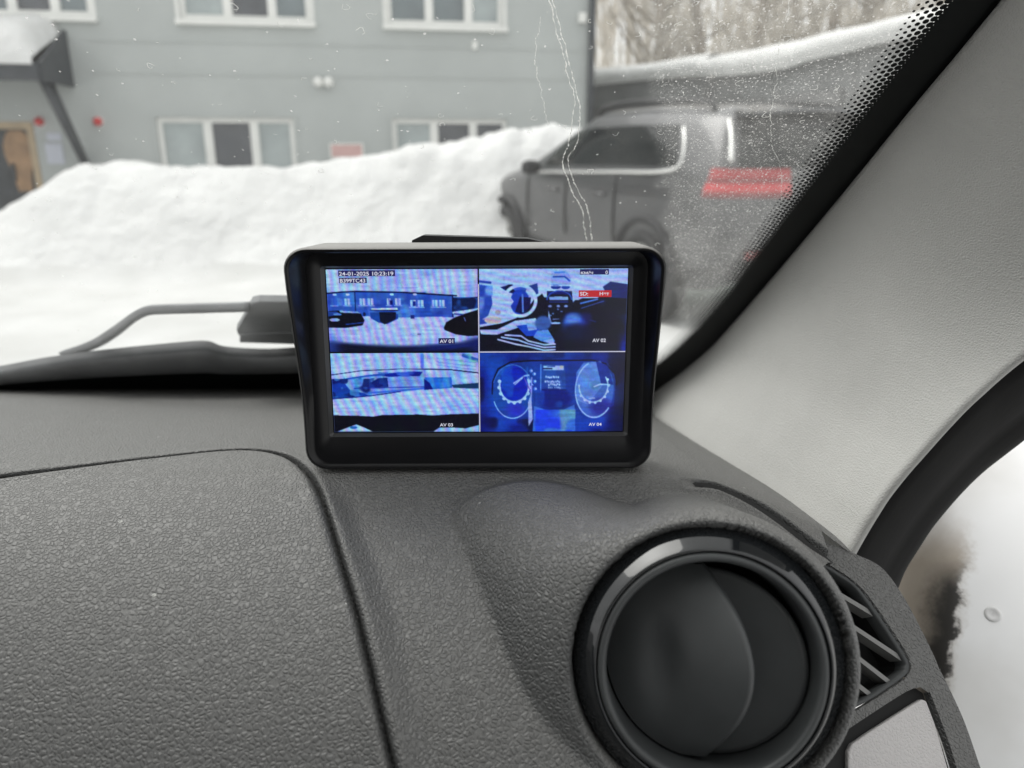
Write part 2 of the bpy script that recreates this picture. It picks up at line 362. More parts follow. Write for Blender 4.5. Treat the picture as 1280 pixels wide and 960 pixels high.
for j in range(n2 + 1):
    for i in range(n1 + 1):
        a, b = i / n1, j / n2; e = min(a, 1 - a) * 7; e2 = min(b, 1.0) ;
        h = .09 + .36 * (1 - b) + .30 * math.sqrt(max(0, 1 - (1 - min(1, e)) ** 2)) * (math.sqrt(max(0, 1 - max(0, (b - .6) / .4) ** 2)))
        h += .03 * math.sin(7 * a + 3 * b)
        vs.append(wp(cs0 + (cs1 - cs0) * a - .01, cz + .075 + max(.01, h), .02 + b * (out + .06)))
nb = len(vs); vs += [wp(cs0 + (cs1 - cs0) * i / n1 - .01, cz + .073, .02 + (out + .06)) for i in range(n1 + 1)]
fs = [(j * (n1 + 1) + i, j * (n1 + 1) + i + 1, (j + 1) * (n1 + 1) + i + 1, (j + 1) * (n1 + 1) + i) for j in range(n2) for i in range(n1)]
fs += [(n2 * (n1 + 1) + i, n2 * (n1 + 1) + i + 1, nb + i + 1, nb + i) for i in range(n1)]
sn = obj('roof_snow', vs, fs, M_snow, None, org=wp(cs0, cz, 0)); tag(sn, 'thick smooth snow lying on the dark entrance canopy', 'snow')

# ------------------------------------------------------------------ garage with snow on its roof, trees behind
M_garage = mat('weathered_sheet', (.20, .205, .205), .7, var=.22, vscale=1.4, bump=.2, bscale=12, bdist=.01)
def garage(ga, gb, nb_, label, slabel, ph):
    gd = (gb - ga).normalized(); gn = Vector((-gd.y, gd.x, 0))
    if gn.y > 0: gn = -gn
    gar = thing('garage_row', (ga + gb) / 2, label, 'garage'); gh = 2.42; Lg = (gb - ga).length
    gp = lambda a, o, z: ga + gd * a + gn * o + Vector((0, 0, z))
    for k in range(nb_):
        a0, a1 = Lg * k / nb_, Lg * (k + 1) / nb_ - .03
        mb = MB(); vs = [gp(a, o, z) for z in (-.2, gh) for o in (-2.5, 0) for a in (a0, a1)]; bf = [(0, 1, 3, 2), (4, 6, 7, 5), (0, 4, 5, 1), (2, 3, 7, 6), (0, 2, 6, 4), (1, 5, 7, 3)]
        mb.add(vs, bf); box_ = mb.build('garage_bay', M_garage, gar)
        mb = MB(); mb.add([gp(a, o, z) for z in (0, 2.0) for o in (.004, .05) for a in (a0 + .15, a1 - .12)], bf); mb.build('door_leaf', mat('garage_door_paint', (.13 + .05 * random.random(),) * 3, .6, var=.2, vscale=2), box_)
    vs = []; prof = [(.18, -.14), (.26, .02), (.27, .16), (.18, .30), (-.05, .40), (-.8, .46), (-1.8, .45), (-2.6, .3)]
    for i in range(61):
        a = -.1 + (Lg + .2) * i / 60
        for o, z in prof: vs.append(gp(a, o + .05 * math.sin(a * 2.1 + ph) + .03 * math.sin(a * 5), gh + .05 + .62 * z * (1 + .12 * math.sin(a * 1.3 + 1 + ph)) + .05 * math.sin(a * .9 + ph)))
    fs = [(i * 8 + j, (i + 1) * 8 + j, (i + 1) * 8 + j + 1, i * 8 + j + 1) for i in range(60) for j in range(7)]
    tag(obj('roof_snow', vs, fs, M_snow, None, org=gp(0, 0, gh)), slabel, 'snow')
garage(Vector((5.0, 6.6, 0)), Vector((3.25, 13.4, 0)), 4, 'long row of low grey sheet metal garages passing behind the SUV', 'long rounded band of snow lying along the roof of the long garage row', 0)
garage(Vector((3.2, 13.7, 0)), Vector((1.35, 15.1, 0)), 1, 'short grey garage at the far end of the row, next to the building corner', 'short band of snow on the far garage next to the building corner', 2)
# snow heap against the far end of the garages
def heap(name, c, rx, ry, h, label, seed):
    vs = []; n, m = 36, 12
    for j in range(m + 1):
        for i in range(n):
            th = 2 * math.pi * i / n; r_ = j / m
            k = 1 + .12 * math.sin(3 * th + seed) + .07 * math.sin(7 * th + seed * 2)
            vs.append((c[0] + rx * k * r_ * math.cos(th), c[1] + ry * k * r_ * math.sin(th), c[2] - .15 + h * (1 - r_ ** 3.2) * (1 + .06 * math.sin(5 * th + 4 * r_ + seed))))
    fs = [(j * n + i, (j + 1) * n + i, (j + 1) * n + (i + 1) % n, j * n + (i + 1) % n) for j in range(m) for i in range(n)]
    return tag(obj(name, [(v[0] , v[1], v[2]) for v in vs], fs, M_snow, None, org=c), label, 'snow')
heap('snow_heap', (2.1, 12.6, .2), 1.1, 1.0, 1.65, 'tall snow heap between the building corner and the garages', 1.0)

M_bark = mat('grey_brown_bark', (.30, .265, .225), .9, var=.3, vscale=6)
M_twig = mat('pale_twigs', (.55, .51, .45), .9, var=.25, vscale=3)  # pale beige, varying at random
def bare_tree(base, height, seed, label, twigs=900):
    r = random.Random(seed); t = thing('bare_tree', base, label, 'tree', 'bare trees behind the garages')
    tr, cw = MB(), MB()
    top = Vector(base) + Vector((r.uniform(-.5, .5), r.uniform(-.3, .3), height))
    tp = [Vector(base) + (top - Vector(base)) * (i / 8) + Vector((r.uniform(-.12, .12), r.uniform(-.12, .12), 0)) * (i > 0) for i in range(9)]
    tp[0].z -= .4
    tr.tube(tp, [.17 * (1 - i / 9) * height / 7 + .015 for i in range(9)], 7)
    ends = []
    for k in range(34):
        f = r.uniform(.12, .98); i = int(f * 8); p = tp[i].lerp(tp[min(8, i + 1)], f * 8 - i)
        th = r.uniform(0, 6.28); ln = (1.1 - f * .7) * r.uniform(.9, 2.0) * height / 7
        d = Vector((math.cos(th), math.sin(th), r.uniform(.25, .9))).normalized()
        q = [p]
        for s in range(4):
            d = (d + Vector((r.uniform(-.25, .25), r.uniform(-.25, .25), r.uniform(-.05, .25)))).normalized(); q.append(q[-1] + d * ln / 4)
        tr.tube(q, [.045 * (1 - f * .6) * (1 - s / 5) + .006 for s in range(5)], 5, False); ends.append(q)
    for k in range(twigs):
        q = r.choice(ends); i = r.randint(0, 3); p = q[i].lerp(q[i + 1], r.random())
        d = ((q[i + 1] - q[i]).normalized() + Vector((r.uniform(-1, 1), r.uniform(-1, 1), r.uniform(-.5, .9)))).normalized(); ln = r.uniform(.25, .8)
        m_ = p + d * ln * .5 + Vector((r.uniform(-.06, .06), r.uniform(-.06, .06), .02))
        cw.tube([p, m_, p + d * ln + Vector((0, 0, .06))], [.011, .008, .003], 3, False)
    tr.build('trunk', M_bark, t, True); cw.build('crown', M_twig, t, True)
for k, (x, y, h) in enumerate([(2.9, 17.5, 6.5), (4.3, 18.6, 7.2), (5.4, 17.2, 6.0), (6.9, 18.4, 7.0), (8.3, 16.6, 6.4), (9.8, 18.0, 7.0), (3.6, 21.0, 8.0), (6.2, 21.5, 8.2), (9.0, 21.0, 8.0), (11.6, 19.5, 7.5)]):
    z = float(ground_z(np.array([x]), np.array([y]))[0])
    bare_tree((x, y, z), h, 20 + k, 'bare leafless tree growing behind the snow covered garages')
# far wood, one brown mass of stems
mb = MB(); r = random.Random(3)
for k in range(450):
    x = r.uniform(1.5, 30); y = r.uniform(23, 36) + .2 * x; z = float(ground_z(np.array([x]), np.array([y]))[0])
    h = r.uniform(3, 8); p = Vector((x, y, z - .2)); l = Vector((r.uniform(-.9, .9), r.uniform(-.5, .5), h))
    mb.tube([p, p + l * .5 + Vector((r.uniform(-.2, .2), 0, 0)), p + l], [.06, .045, .01], 3, False)
    for s in range(5):
        f = r.uniform(.3, .95); b0 = p + l * f; mb.tube([b0, b0 + Vector((r.uniform(-1, 1), r.uniform(-1, 1), r.uniform(.3, 1.2)))], [.025, .006], 3, False)
o = mb.build('far_wood', M_twig, None, True, org=(10, 28, 3)); tag(o, 'brown mass of leafless stems on the slope behind the garages', 'wood', kind='stuff')

# ------------------------------------------------------------------ parked SUV, seen from behind its left rear corner
M_paint = mat('grey_car_paint', (.052, .052, .055), .32, metal=.3, var=.08, vscale=3, coat=.5, bump=.05, bscale=30, bdist=.002)
M_cglass = mat('dark_car_glass', (.006, .008, .009), .06, var=.2, spec=.2)
M_cclear = bpy.data.materials.new('green_tinted_glass'); M_cclear.use_nodes = True
t = M_cclear.node_tree; t.nodes.remove(t.nodes['Principled BSDF'])
a_ = t.nodes.new('ShaderNodeBsdfTransparent'); a_.inputs[0].default_value = (.66, .80, .74, 1); b_ = t.nodes.new('ShaderNodeBsdfGlossy'); b_.inputs['Roughness'].default_value = .03
f_ = t.nodes.new('ShaderNodeFresnel'); x_ = t.nodes.new('ShaderNodeMixShader'); t.links.new(f_.outputs[0], x_.inputs[0]); t.links.new(a_.outputs[0], x_.inputs[1]); t.links.new(b_.outputs[0], x_.inputs[2]); t.links.new(x_.outputs[0], t.nodes['Material Output'].inputs[0])
M_chrome = mat('bright_trim', (.72, .72, .70), .25, metal=.6, var=.05)
M_clad = mat('black_cladding', (.022, .022, .024), .65, var=.2, vscale=10)
M_tail = mat('red_tail_lens', (.36, .010, .014), .2, var=.15, coat=.5)
t = M_tail.node_tree; tc = t.nodes.new('ShaderNodeTexCoord'); sx = t.nodes.new('ShaderNodeSeparateXYZ'); t.links.new(tc.outputs['Object'], sx.inputs[0])
rp = t.nodes.new('ShaderNodeValToRGB'); rp.color_ramp.interpolation = 'EASE'
for i_, (p_, c_) in enumerate(((.54, (.16, .004, .006)), (.555, (.50, .02, .025)), (.575, (.46, .012, .018)), (.583, (.10, .003, .005)), (.60, (.30, .008, .012)))):
    e_ = rp.color_ramp.elements[i_] if i_ < 2 else rp.color_ramp.elements.new(p_); e_.position = p_; e_.color = (*c_, 1)
dv = t.nodes.new('ShaderNodeMath'); dv.operation = 'MULTIPLY'; dv.inputs[1].default_value = .53; t.links.new(sx.outputs[2], dv.inputs[0]); t.links.new(dv.outputs[0], rp.inputs[0]); t.links.new(rp.outputs[0], t.nodes['Principled BSDF'].inputs['Base Color'])
M_tyre = mat('tyre_rubber', (.035, .035, .036), .85, var=.25, vscale=12)
M_alloy = mat('dirty_alloy', (.36, .36, .35), .45, metal=.5, var=.2, vscale=10)
M_lamp = mat('headlamp_lens', (.5, .53, .55), .1, var=.1)
hd = Vector((-.41, .912, 0)).normalized(); lf = Vector((-hd.y, hd.x, 0))
c_org = Vector((1.10, 6.30, .0)) - hd * .95 - lf * .86
def cp(x, y, z): return c_org + hd * x + lf * y + Vector((0, 0, z))
suv = thing('parked_car', cp(2.3, 0, 0), 'dirty dark grey SUV with red tail lights parked by the snowbank', 'car')
st_x = [.02, .16, .50, 1.35, 1.45, 2.22, 2.32, 3.02, 3.30, 4.00, 4.46, 4.60]
st_u = [.26, .45, .78, 1.38, 1.46, 2.08, 2.14, 2.38, 3.28, 4.00, 4.44, 4.56]
z5 = [1.50, 1.535, 1.55, 1.56, 1.56, 1.55, 1.55, 1.50, 1.13, 1.02, .93, .80]
y5 = [.66, .70, .71, .71, .71, .71, .71, .70, .80, .78, .70, .62]
zc = [.06, .09, .10, .11, .11, .11, .11, .10, .04, .04, .03, .02]
wd = [.93, .975, 1, 1, 1, 1, 1, 1, .99, .96, .90, .78]
sill = [.42, .32, .28, .26, .26, .26, .26, .26, .28, .30, .34, .40]
belt = [1.15, 1.155, 1.15, 1.13, 1.13, 1.11, 1.11, 1.09, 1.07, .97, .88, .76]
cage = []; ring = []
for k in range(12):
    half = [(st_x[k] + (.03 if k == 0 else 0), .82 * wd[k], sill[k]), (st_x[k], .90 * wd[k], sill[k] + .15), (st_x[k] - (.02 if k == 0 else 0), .93 * wd[k], .74 if k < 10 else .62),
            (st_x[k] + (.02 if k == 0 else 0), .92 * wd[k], 1.015 if k < 9 else belt[k] - .06), (st_x[k] + (.05 if k == 0 else 0), .885 * wd[k], belt[k]),
            (st_u[k], y5[k] * 1.02, z5[k]), (st_u[k] - (.03 if k < 2 else 0), y5[k] * .86, z5[k] + zc[k] * .75), (st_u[k] - (.07 if k < 2 else 0), y5[k] * .52, z5[k] + zc[k]), (st_u[k] - (.09 if k < 2 else 0), 0, z5[k] + zc[k] * 1.08)]
    if k == 1: half[3] = (half[3][0] + .20, *half[3][1:]); half[4] = (half[4][0] - .05, *half[4][1:])
    pts = half + [(x, -y, z) for x, y, z in reversed(half[:-1])]
    ring.append([len(cage) + i for i in range(17)]); cage += pts
cf = []; cm = []
for k in range(11):
    for j in range(16):
        jj = j if j < 8 else 15 - j; m_ = 0
        if jj == 4 and 2 <= k <= 5: m_ = 1
        if jj == 4 and k == 6: m_ = 5
        if jj in (6, 7) and k == 7: m_ = 5
        if jj == 0: m_ = 3
        if jj == 3 and k == 0: m_ = 2
        if jj == 3 and k == 10: m_ = 4
        cf.append((ring[k][j], ring[k + 1][j], ring[k + 1][j + 1], ring[k][j + 1])); cm.append(m_)
def cap(k, sgn, rear):
    cols = [.36, 0, -.36]; off = [.085, .105, .085]; rows = []
    for j in range(7):
        L_, R_ = ring[k][j], ring[k][16 - j]
        x, y, z = cage[L_]; row = [L_]
        if j == 6: row += [ring[k][7], ring[k][8], ring[k][9], R_]
        else:
            for c_, o_ in zip(cols, off): row.append(len(cage)); cage.append((x + sgn * o_, y * c_, z + (.02 if j == 5 else 0)))
            row.append(R_)
        rows.append(row)
    for j in range(6):
        for i in range(4):
            m_ = 0
            if rear and j == 4: m_ = 1
            if rear and j == 3 and i in (0, 3): m_ = 2
            if j == 0: m_ = 3
            if not rear and j == 3 and i in (0, 3): m_ = 4
            if not rear and j in (2,) and i in (1, 2): m_ = 3
            q = (rows[j][i], rows[j + 1][i], rows[j + 1][i + 1], rows[j][i + 1])
            cf.append(q if rear else q[::-1]); cm.append(m_)
cap(0, -1, True); cap(11, 1, False)
me = bpy.data.meshes.new('cage'); me.from_pydata(cage, [], cf)
for m_ in range(6): me.materials.append(None)
me.polygons.foreach_set('material_index', cm)
bm = bmesh.new(); bm.from_mesh(me); bmesh.ops.recalc_face_normals(bm, faces=bm.faces); bm.to_mesh(me); bm.free()
tmp = bpy.data.objects.new('cage', me); C.objects.link(tmp)
md = tmp.modifiers.new('s', 'SUBSURF'); md.levels = 2; md.render_levels = 2
ev = tmp.evaluated_get(bpy.context.evaluated_depsgraph_get()); em = ev.to_mesh()
EV = [v.co.copy() for v in em.vertices]; EF = [(tuple(p.vertices), p.material_index) for p in em.polygons]
ev.to_mesh_clear(); bpy.data.objects.remove(tmp); bpy.data.meshes.remove(me)
def islands(faces):
    par = {}
    def fnd(a):
        while par.setdefault(a, a) != a: par[a] = par[par[a]]; a = par[a]
        return a
    for f in faces:
        for b in f[1:]: par[fnd(b)] = fnd(f[0])
    g_ = {}
    for f in faces: g_.setdefault(fnd(f[0]), []).append(f)
    return list(g_.values())
body_o = None
for m_, (nm, mm) in enumerate([('body', M_paint), ('window', M_cglass), ('tail_light', M_tail), ('lower_cladding', M_clad), ('headlight', M_lamp), ('window', M_cclear)]):
    fsel = [f for f, q in EF if q == m_]
    for isl in ([fsel] if m_ in (0, 3) else islands(fsel)):
        ids = sorted({i for f in isl for i in f}); mp_ = {a: b for b, a in enumerate(ids)}
        o = obj(nm, [cp(*EV[i]) for i in ids], [tuple(mp_[i] for i in f) for f in isl], mm, suv)
        if m_ == 0: body_o = o
        if m_ == 2: tag(o, 'long red tail light wrapping the rear corner')
# bright window surround, roof rails, mirrors, reflectors, spoiler
def side_pt(f, s=1):  # along the lower window line, front to rear, then up the rear pillar
    return cp(*f)
for s in (1, -1):
    mb = MB(); pts = catmull([cp(3.00, s * .885, 1.085), cp(2.3, s * .905, 1.105), cp(1.45, s * .905, 1.13), cp(.80, s * .895, 1.15), cp(.60, s * .86, 1.20), cp(.63, s * .80, 1.34), cp(.74, s * .735, 1.48)], 40)
    mb.tube(pts, .015, 6); mb.build('window_trim', M_chrome, suv, True)
    mb = MB(); mb.tube(catmull([cp(.55, s * .60, 1.60), cp(.7, s * .60, 1.66), cp(1.6, s * .61, 1.695), cp(2.1, s * .60, 1.68), cp(2.25, s * .60, 1.62)], 24), 0.022, 6); mb.build('roof_rail', M_clad, suv, True)
    vs, fs = loops([[cp(2.80 + x, s * (.90 + .02 + y), 1.13 + z) for x, y, z in rr_] for rr_ in
        [[(dx * q, dy, dz * q) for dx, dz in ((-.07, -.06), (.07, -.07), (.09, 0), (.05, .09), (-.06, .08))] for dy, q in ((.0, .5), (.04, .9), (.16, 1.0), (.20, .75))]], cap_first=True, cap_last=True)
    o = obj('mirror', vs, fs, M_clad, suv); o.modifiers.new('s', 'SUBSURF').render_levels = 1
    mb = MB(); mb.box((-.14, -.012, -.03), (.14, .012, .03), Matrix.Translation(cp(-.045, s * .58, .60)) @ Matrix.Rotation(math.atan2(lf.y, lf.x), 4, 'Z')); bevel(mb.build('reflector', M_tail, suv), .008)
    # bright strips at the rear glass edge stand for the pillar's reflection
    mb = MB(); mb.tube(catmull([cp(.30, s * .67, 1.52), cp(.20, s * .72, 1.40), cp(.10, s * .79, 1.24)], 14), [.02] * 14, 6); mb.build('pillar_glint', M_chrome, suv, True)
for s in (1, -1):
    for sx_2, zt_ in ((1.40, 1.10), (2.27, 1.08), (3.10, 1.05)):
        MB().tube(catmull([cp(sx_2 + .02, s * .845, .40), cp(sx_2, s * .927, .60), cp(sx_2, s * .930, .80), cp(sx_2, s * .923, .97), cp(sx_2 + .01, s * .895, zt_)], 14), .007, 5, False).build('door_seam', M_hollow, suv, True)
    for sx_2 in (1.55, 2.42): MB().tube(catmull([cp(sx_2, s * .925, .94), cp(sx_2 + .05, s * .95, .945), cp(sx_2 + .17, s * .95, .945), cp(sx_2 + .22, s * .925, .94)], 10), .014, 6).build('door_handle', M_paint, suv, True)
mb = MB(); vs = []
for i, x in enumerate(np.linspace(-.62, .62, 13)):
    k = .03 * (x / .62) ** 2
    for a, b in ((.30 + k, 1.615 - k), (.08 + k, 1.60 - k * 1.2), (.06 + k, 1.575 - k), (.26 + k, 1.56 - k)): vs.append(cp(a, x, b))
fs = [(i * 4 + j, i * 4 + (j + 1) % 4, (i + 1) * 4 + (j + 1) % 4, (i + 1) * 4 + j) for i in range(12) for j in range(4)] + [(0, 1, 2, 3), (51, 50, 49, 48)]
obj('spoiler', vs, fs, M_paint, suv, smooth=False)
mb = MB(); mb.box((-.26, -.008, -.055), (.26, .008, .055), Matrix.Translation(cp(-.10, 0, .86)) @ Matrix.Rotation(math.atan2(lf.y, lf.x), 4, 'Z')); mb.build('number_plate', M_pvc, suv)
def lathe(prof, c, ax, xdir, n=32):
    ydir = ax.cross(xdir); return [[c + ax * h + (xdir * math.cos(2 * math.pi * k / n) + ydir * math.sin(2 * math.pi * k / n)) * r_ for k in range(n)] for r_, h in prof]
for wx in (.95, 3.68):
    for s in (1, -1):
        ctr = cp(wx, s * .94, .355); ax = lf * s; xd = hd
        vs, fs = loops(lathe([(.46, -.045), (.46, .004), (.44, .012), (.405, .012), (.395, -.04), (.395, -.2)], ctr - ax * .005, ax, xd, 40))
        obj('wheel_arch', vs, fs, M_clad, suv)
        vs, fs = loops(lathe([(.40, -.035), (.30, -.035), (.0, -.035)], ctr, ax, xd, 32)); obj('arch_liner', vs, fs, M_hollow, suv)
        vs, fs = loops(lathe([(.235, -.2), (.30, -.215), (.345, -.20), (.355, -.14), (.355, -.06), (.345, -.01), (.30, .012), (.245, .004), (.235, -.02)], ctr, ax, xd, 40))
        wh = obj('wheel', vs, fs, M_tyre, suv)
        vs, fs = loops(lathe([(.24, -.01), (.225, .004), (.215, -.03), (.20, -.05)], ctr, ax, xd, 40)); obj('rim', vs, fs, M_alloy, wh)
        for q in range(5):
            th = 2 * math.pi * q / 5 + .3; d_ = xd * math.cos(th) + ax.cross(xd) * math.sin(th); e_ = ax.cross(d_)
            MB().prism([ctr + d_ * .04 + e_ * .035 - ax * .02, ctr + d_ * .04 - e_ * .035 - ax * .02, ctr + d_ * .222 - e_ * .028 - ax * .018, ctr + d_ * .222 + e_ * .028 - ax * .018], ax * .018).build('spoke', M_alloy, wh)
        vs, fs = loops(lathe([(.06, -.02), (.055, .004), (.001, .008)], ctr, ax, xd, 20)); obj('hub_cap', vs, fs, M_alloy, wh)
# beads of dirty snow under the SUV keep their own ground: nothing more

# ================================================================== INSIDE THE CAR (coordinates relative to the camera: CZ is added on output)
prof_y = np.array([.75, .66, .62, .50, .40, .33, .285, .262, .242, .220, .200, .183, .168, .152, .14])
prof_z = np.array([-.228, -.207, -.197, -.170, -.1465, -.1300, -.1215, -.1228, -.1285, -.1395, -.1545, -.1730, -.1960, -.2300, -.27])
cv = catmull(list(zip(prof_y, prof_z)), 500)
ordr = np.argsort(cv[:, 0]); PY, PZ = cv[ordr, 0], cv[ordr, 1]
def zp(y): return np.interp(y, PY, PZ)
A_v = np.array([-.05, -.93, .36]); A_v /= np.linalg.norm(A_v)
XV = np.array([1., 0, 0]); XV = XV - A_v * XV.dot(A_v); XV /= np.linalg.norm(XV); YV = np.cross(A_v, XV)
CV = np.array(ray(888, 832)) * .230
R_RING = .0396
def smin(a, b, k):
    h = np.clip(.5 + .5 * (b - a) / k, 0, 1); return b * (1 - h) + a * h - k * h * (1 - h)
def smax(a, b, k): return -smin(-a, -b, k)
def seam_x(y): return np.interp(y, [.15, .182, .216, .25, .276, .3], [-.022, -.033, -.0485, -.066, -.0775, -.083])
def dash_sd(P, hole=True):
    x, y, z = P[..., 0], P[..., 1], P[..., 2]
    scoop = .0070 * sstep(0, .014, x - seam_x(y)) * sstep(.279, .256, y)
    drop = np.interp(x, [-1, .05, .08, .10, .12, .135, .15, .21], [0, 0, .006, .0135, .0225, .034, .050, .13])
    base = (z - zp(y) + scoop + drop) * .72
    q = P - CV; ax = q @ A_v; qx = q @ XV; qy = q @ YV; rho = np.sqrt(qx * qx + qy * qy) + 1e-9
    cs = qx / rho
    sn_ = qy / rho; fl = .95 * sstep(.05, .85, -cs - .32 * np.clip(sn_, 0, 1))
    dep = np.clip(.004 - ax, 0, .05)
    Rr = R_RING + .0065 + fl * dep
    side = (rho - Rr) / np.sqrt(1 + fl * fl); cap_ = ax - .004
    pod = smax(side, cap_, .014)
    d = smin(base, pod, .0016)
    if hole: d = smax(d, -np.maximum(rho - (R_RING + .0012), -(ax + .03)), .0035)
    return d
def dash_hit(u, v, hole=False, off=0.0):
    d = np.array(ray(u, v)); d /= np.linalg.norm(d); t = .1
    for _ in range(160):
        s = float(dash_sd((d * t)[None, :], hole)[0]); t += s * .8
        if abs(s) < 1e-6: break
    return d * (t - off)
# grid of the moulding, marched along a fixed direction 42 degrees off the vertical
ph = R(48); eh = np.array([0, -math.sin(ph), math.cos(ph)]); et = np.array([0, math.cos(ph), math.sin(ph)])
sx_ = np.concatenate([np.linspace(-.95, -.45, 60)[:-1], np.linspace(-.45, .205, 760)])
t_a = -.075; t_far = .75 * math.cos(ph) - .228 * math.sin(ph)
tt_ = np.concatenate([np.linspace(-.09, .15, 430)[:-1], np.linspace(.15, t_far, 90)])
GX, GT = np.meshgrid(sx_, tt_)
H = np.full(GX.shape, .10)
alive = np.ones(GX.shape, bool)
for it in range(90):
    P = np.stack([GX, GT * et[1] + H * eh[1], GT * et[2] + H * eh[2]], -1)
    s = dash_sd(P); H = np.clip(H - s * .75, -.75, .3)
P = np.stack([GX, GT * et[1] + H * eh[1], GT * et[2] + H * eh[2]], -1)
# seam of the airbag lid
seam_px = [(-260, 640), (-120, 615), (0, 596), (100, 583), (200, 571), (280, 563), (325, 563), (357, 570), (381, 587), (397, 612), (409, 645), (427, 705), (445, 765), (462, 835), (478, 905), (492, 965), (505, 1030), (512, 1070)]
seam = catmull([dash_hit(u, v) for u, v in seam_px], 260)
def dist_poly(pts, poly):
    best = np.full(len(pts), 1e9) 
    for a, b in zip(poly[:-1], poly[1:]):
        ab = b - a; t = np.clip(((pts - a) @ ab) / (ab @ ab + 1e-12), 0, 1); dd = np.linalg.norm(pts - (a + t[:, None] * ab), axis=1); best = np.minimum(best, dd)
    return best
flatP = P.reshape(-1, 3); near = np.where((flatP[:, 0] > -.5) & (flatP[:, 0] < .02) & (flatP[:, 1] < .36))[0]
dsm = dist_poly(flatP[near], seam)
grv = np.exp(-(dsm / .00095) ** 2) * .0058 - np.exp(-((dsm - .0035) / .0018) ** 2) * .0006
flatP[near] -= (eh * .75 + np.array([0, 0, .25])) * grv[:, None]
slit = catmull([dash_hit(u, v) for u, v in [(858, 604), (890, 606), (930, 622), (975, 650), (1010, 677), (1043, 702)]], 50)
nr2 = np.where((flatP[:, 0] > .04) & (flatP[:, 0] < .16) & (flatP[:, 1] > .2) & (flatP[:, 1] < .36))[0]
dsl = dist_poly(flatP[nr2], slit); flatP[nr2] -= (eh * .6 + np.array([0, 0, .4])) * (.0055 * sstep(.0, .012, np.linalg.norm(flatP[nr2] - slit[0], axis=1)) * (1 - sstep(.0009, .0024, dsl)) - .0005 * np.exp(-((dsl - .0034) / .001) ** 2))[:, None]
gy, gx_ = GX.shape
# lid side of the seam = below/left of it, tested in the moulding's own plane
st2 = np.stack([seam[:, 0], seam @ et], -1); poly2 = np.vstack([st2, [[-.95, st2[-1, 1] - .2]], [[-.95, st2[0, 1]]]])
poly2 = np.vstack([st2, [[st2[-1, 0], -.2]], [[-1.2, -.2]], [[-1.2, st2[0, 1]]]])
def inside(px, py, poly):
    c = np.zeros(px.shape, bool); n = len(poly)
    for i in range(n):
        x1, y1 = poly[i]; x2, y2 = poly[(i + 1) % n]
        k = ((y1 > py) != (y2 > py)); c ^= k & (px < (x2 - x1) * (py - y1) / (y2 - y1 + 1e-15) + x1)
    return c
fc_x = (GX[:-1, :-1] + GX[1:, 1:]) / 2; fc_t = (GT[:-1, :-1] + GT[1:, 1:]) / 2
lid = inside(fc_x, fc_t, poly2)
idx = np.arange(gy * gx_).reshape(gy, gx_)
quads = np.stack([idx[:-1, :-1], idx[:-1, 1:], idx[1:, 1:], idx[1:, :-1]], -1)
Pc = (P[:-1, :-1] + P[1:, 1:]) / 2
hgt = H[:-1, :-1]
# cut away what the side vent panel, windscreen and pillar replace
def wind_z(y): return -.066 + .75 * (.45 - y)
keep = (Pc[..., 2] < wind_z(Pc[..., 1]) + .004) & (H[:-1, :-1] > -.7)
En = Vector((.20, -.74, .62)).normalized(); E0 = Vector(np.array(ray(1098, 775)) * .300) + O
keep &= ~((Pc[..., 0] > .128) & (Pc[..., 1] < .268)) & ~((Pc[..., 0] > .165) & (Pc[..., 1] < .33))
qq = Pc - CV; rho_ = np.hypot(qq @ XV, qq @ YV); ax_ = qq @ A_v
keep &= ~(((Pc - (np.array(E0) - np.array([0, 0, CZ]))) @ np.array(En) > -.0015) & (Pc[..., 0] > .122 - 1.2 * np.clip(.262 - Pc[..., 1], 0, .03)) & (Pc[..., 1] < .275) & ~((rho_ < R_RING + .0085) & (ax_ > -.02)))
def sub_mesh(mask):
    q = quads[mask]; ids, inv = np.unique(q, return_inverse=True); return P.reshape(-1, 3)[ids] + np.array([0, 0, CZ]), inv.reshape(-1, 4).tolist()
dash = thing('dashboard', (0, .3, CZ - .2), 'dark grey grained plastic dashboard below the windscreen', 'dashboard')
v_, f_ = sub_mesh(keep & ~lid); pad = obj('dash_pad', v_, f_, M_dash, dash)
v_, f_ = sub_mesh(keep & lid); tag(obj('airbag_lid', v_, f_, M_dash, dash), 'smooth panel outlined by a curved seam')

# ---- round air vent
ZC = np.array([0, 0, CZ])
def vp(x, y, z): return CV + XV * x + YV * y + A_v * z + ZC
def vlathe(prof, n=96): return [[vp(r_ * math.cos(2 * math.pi * k / n), r_ * math.sin(2 * math.pi * k / n), z) for k in range(n)] for r_, z in prof]
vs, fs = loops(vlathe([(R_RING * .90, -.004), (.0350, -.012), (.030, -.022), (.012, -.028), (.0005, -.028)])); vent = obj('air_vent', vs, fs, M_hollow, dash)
vs, fs = loops(vlathe([(R_RING + .0010, -.010), (R_RING + .0007, -.0030), (R_RING + .0002, -.0021), (R_RING - .0010, -.0006), (R_RING - .0024, .0010), (R_RING - .0036, .0024), (R_RING - .0046, .0035), (R_RING - .0051, .0039), (R_RING - .0055, .0037), (R_RING - .0056, .0018)])); tag(obj('trim_ring', vs, fs, M_gloss, vent), 'glossy black trim ring')
rr_ = [(R_RING - .0056, .0016)] + [(R_RING - .0072 + .0015 * math.cos(a), .0022 + .0020 * math.sin(a)) for a in np.linspace(0, math.pi, 9)] + [(R_RING - .0089, -.004), (R_RING - .0092, -.016)]
vs, fs = loops(vlathe(rr_)); obj('inner_ring', vs, fs, M_vane, vent)
RI = R_RING - .0090
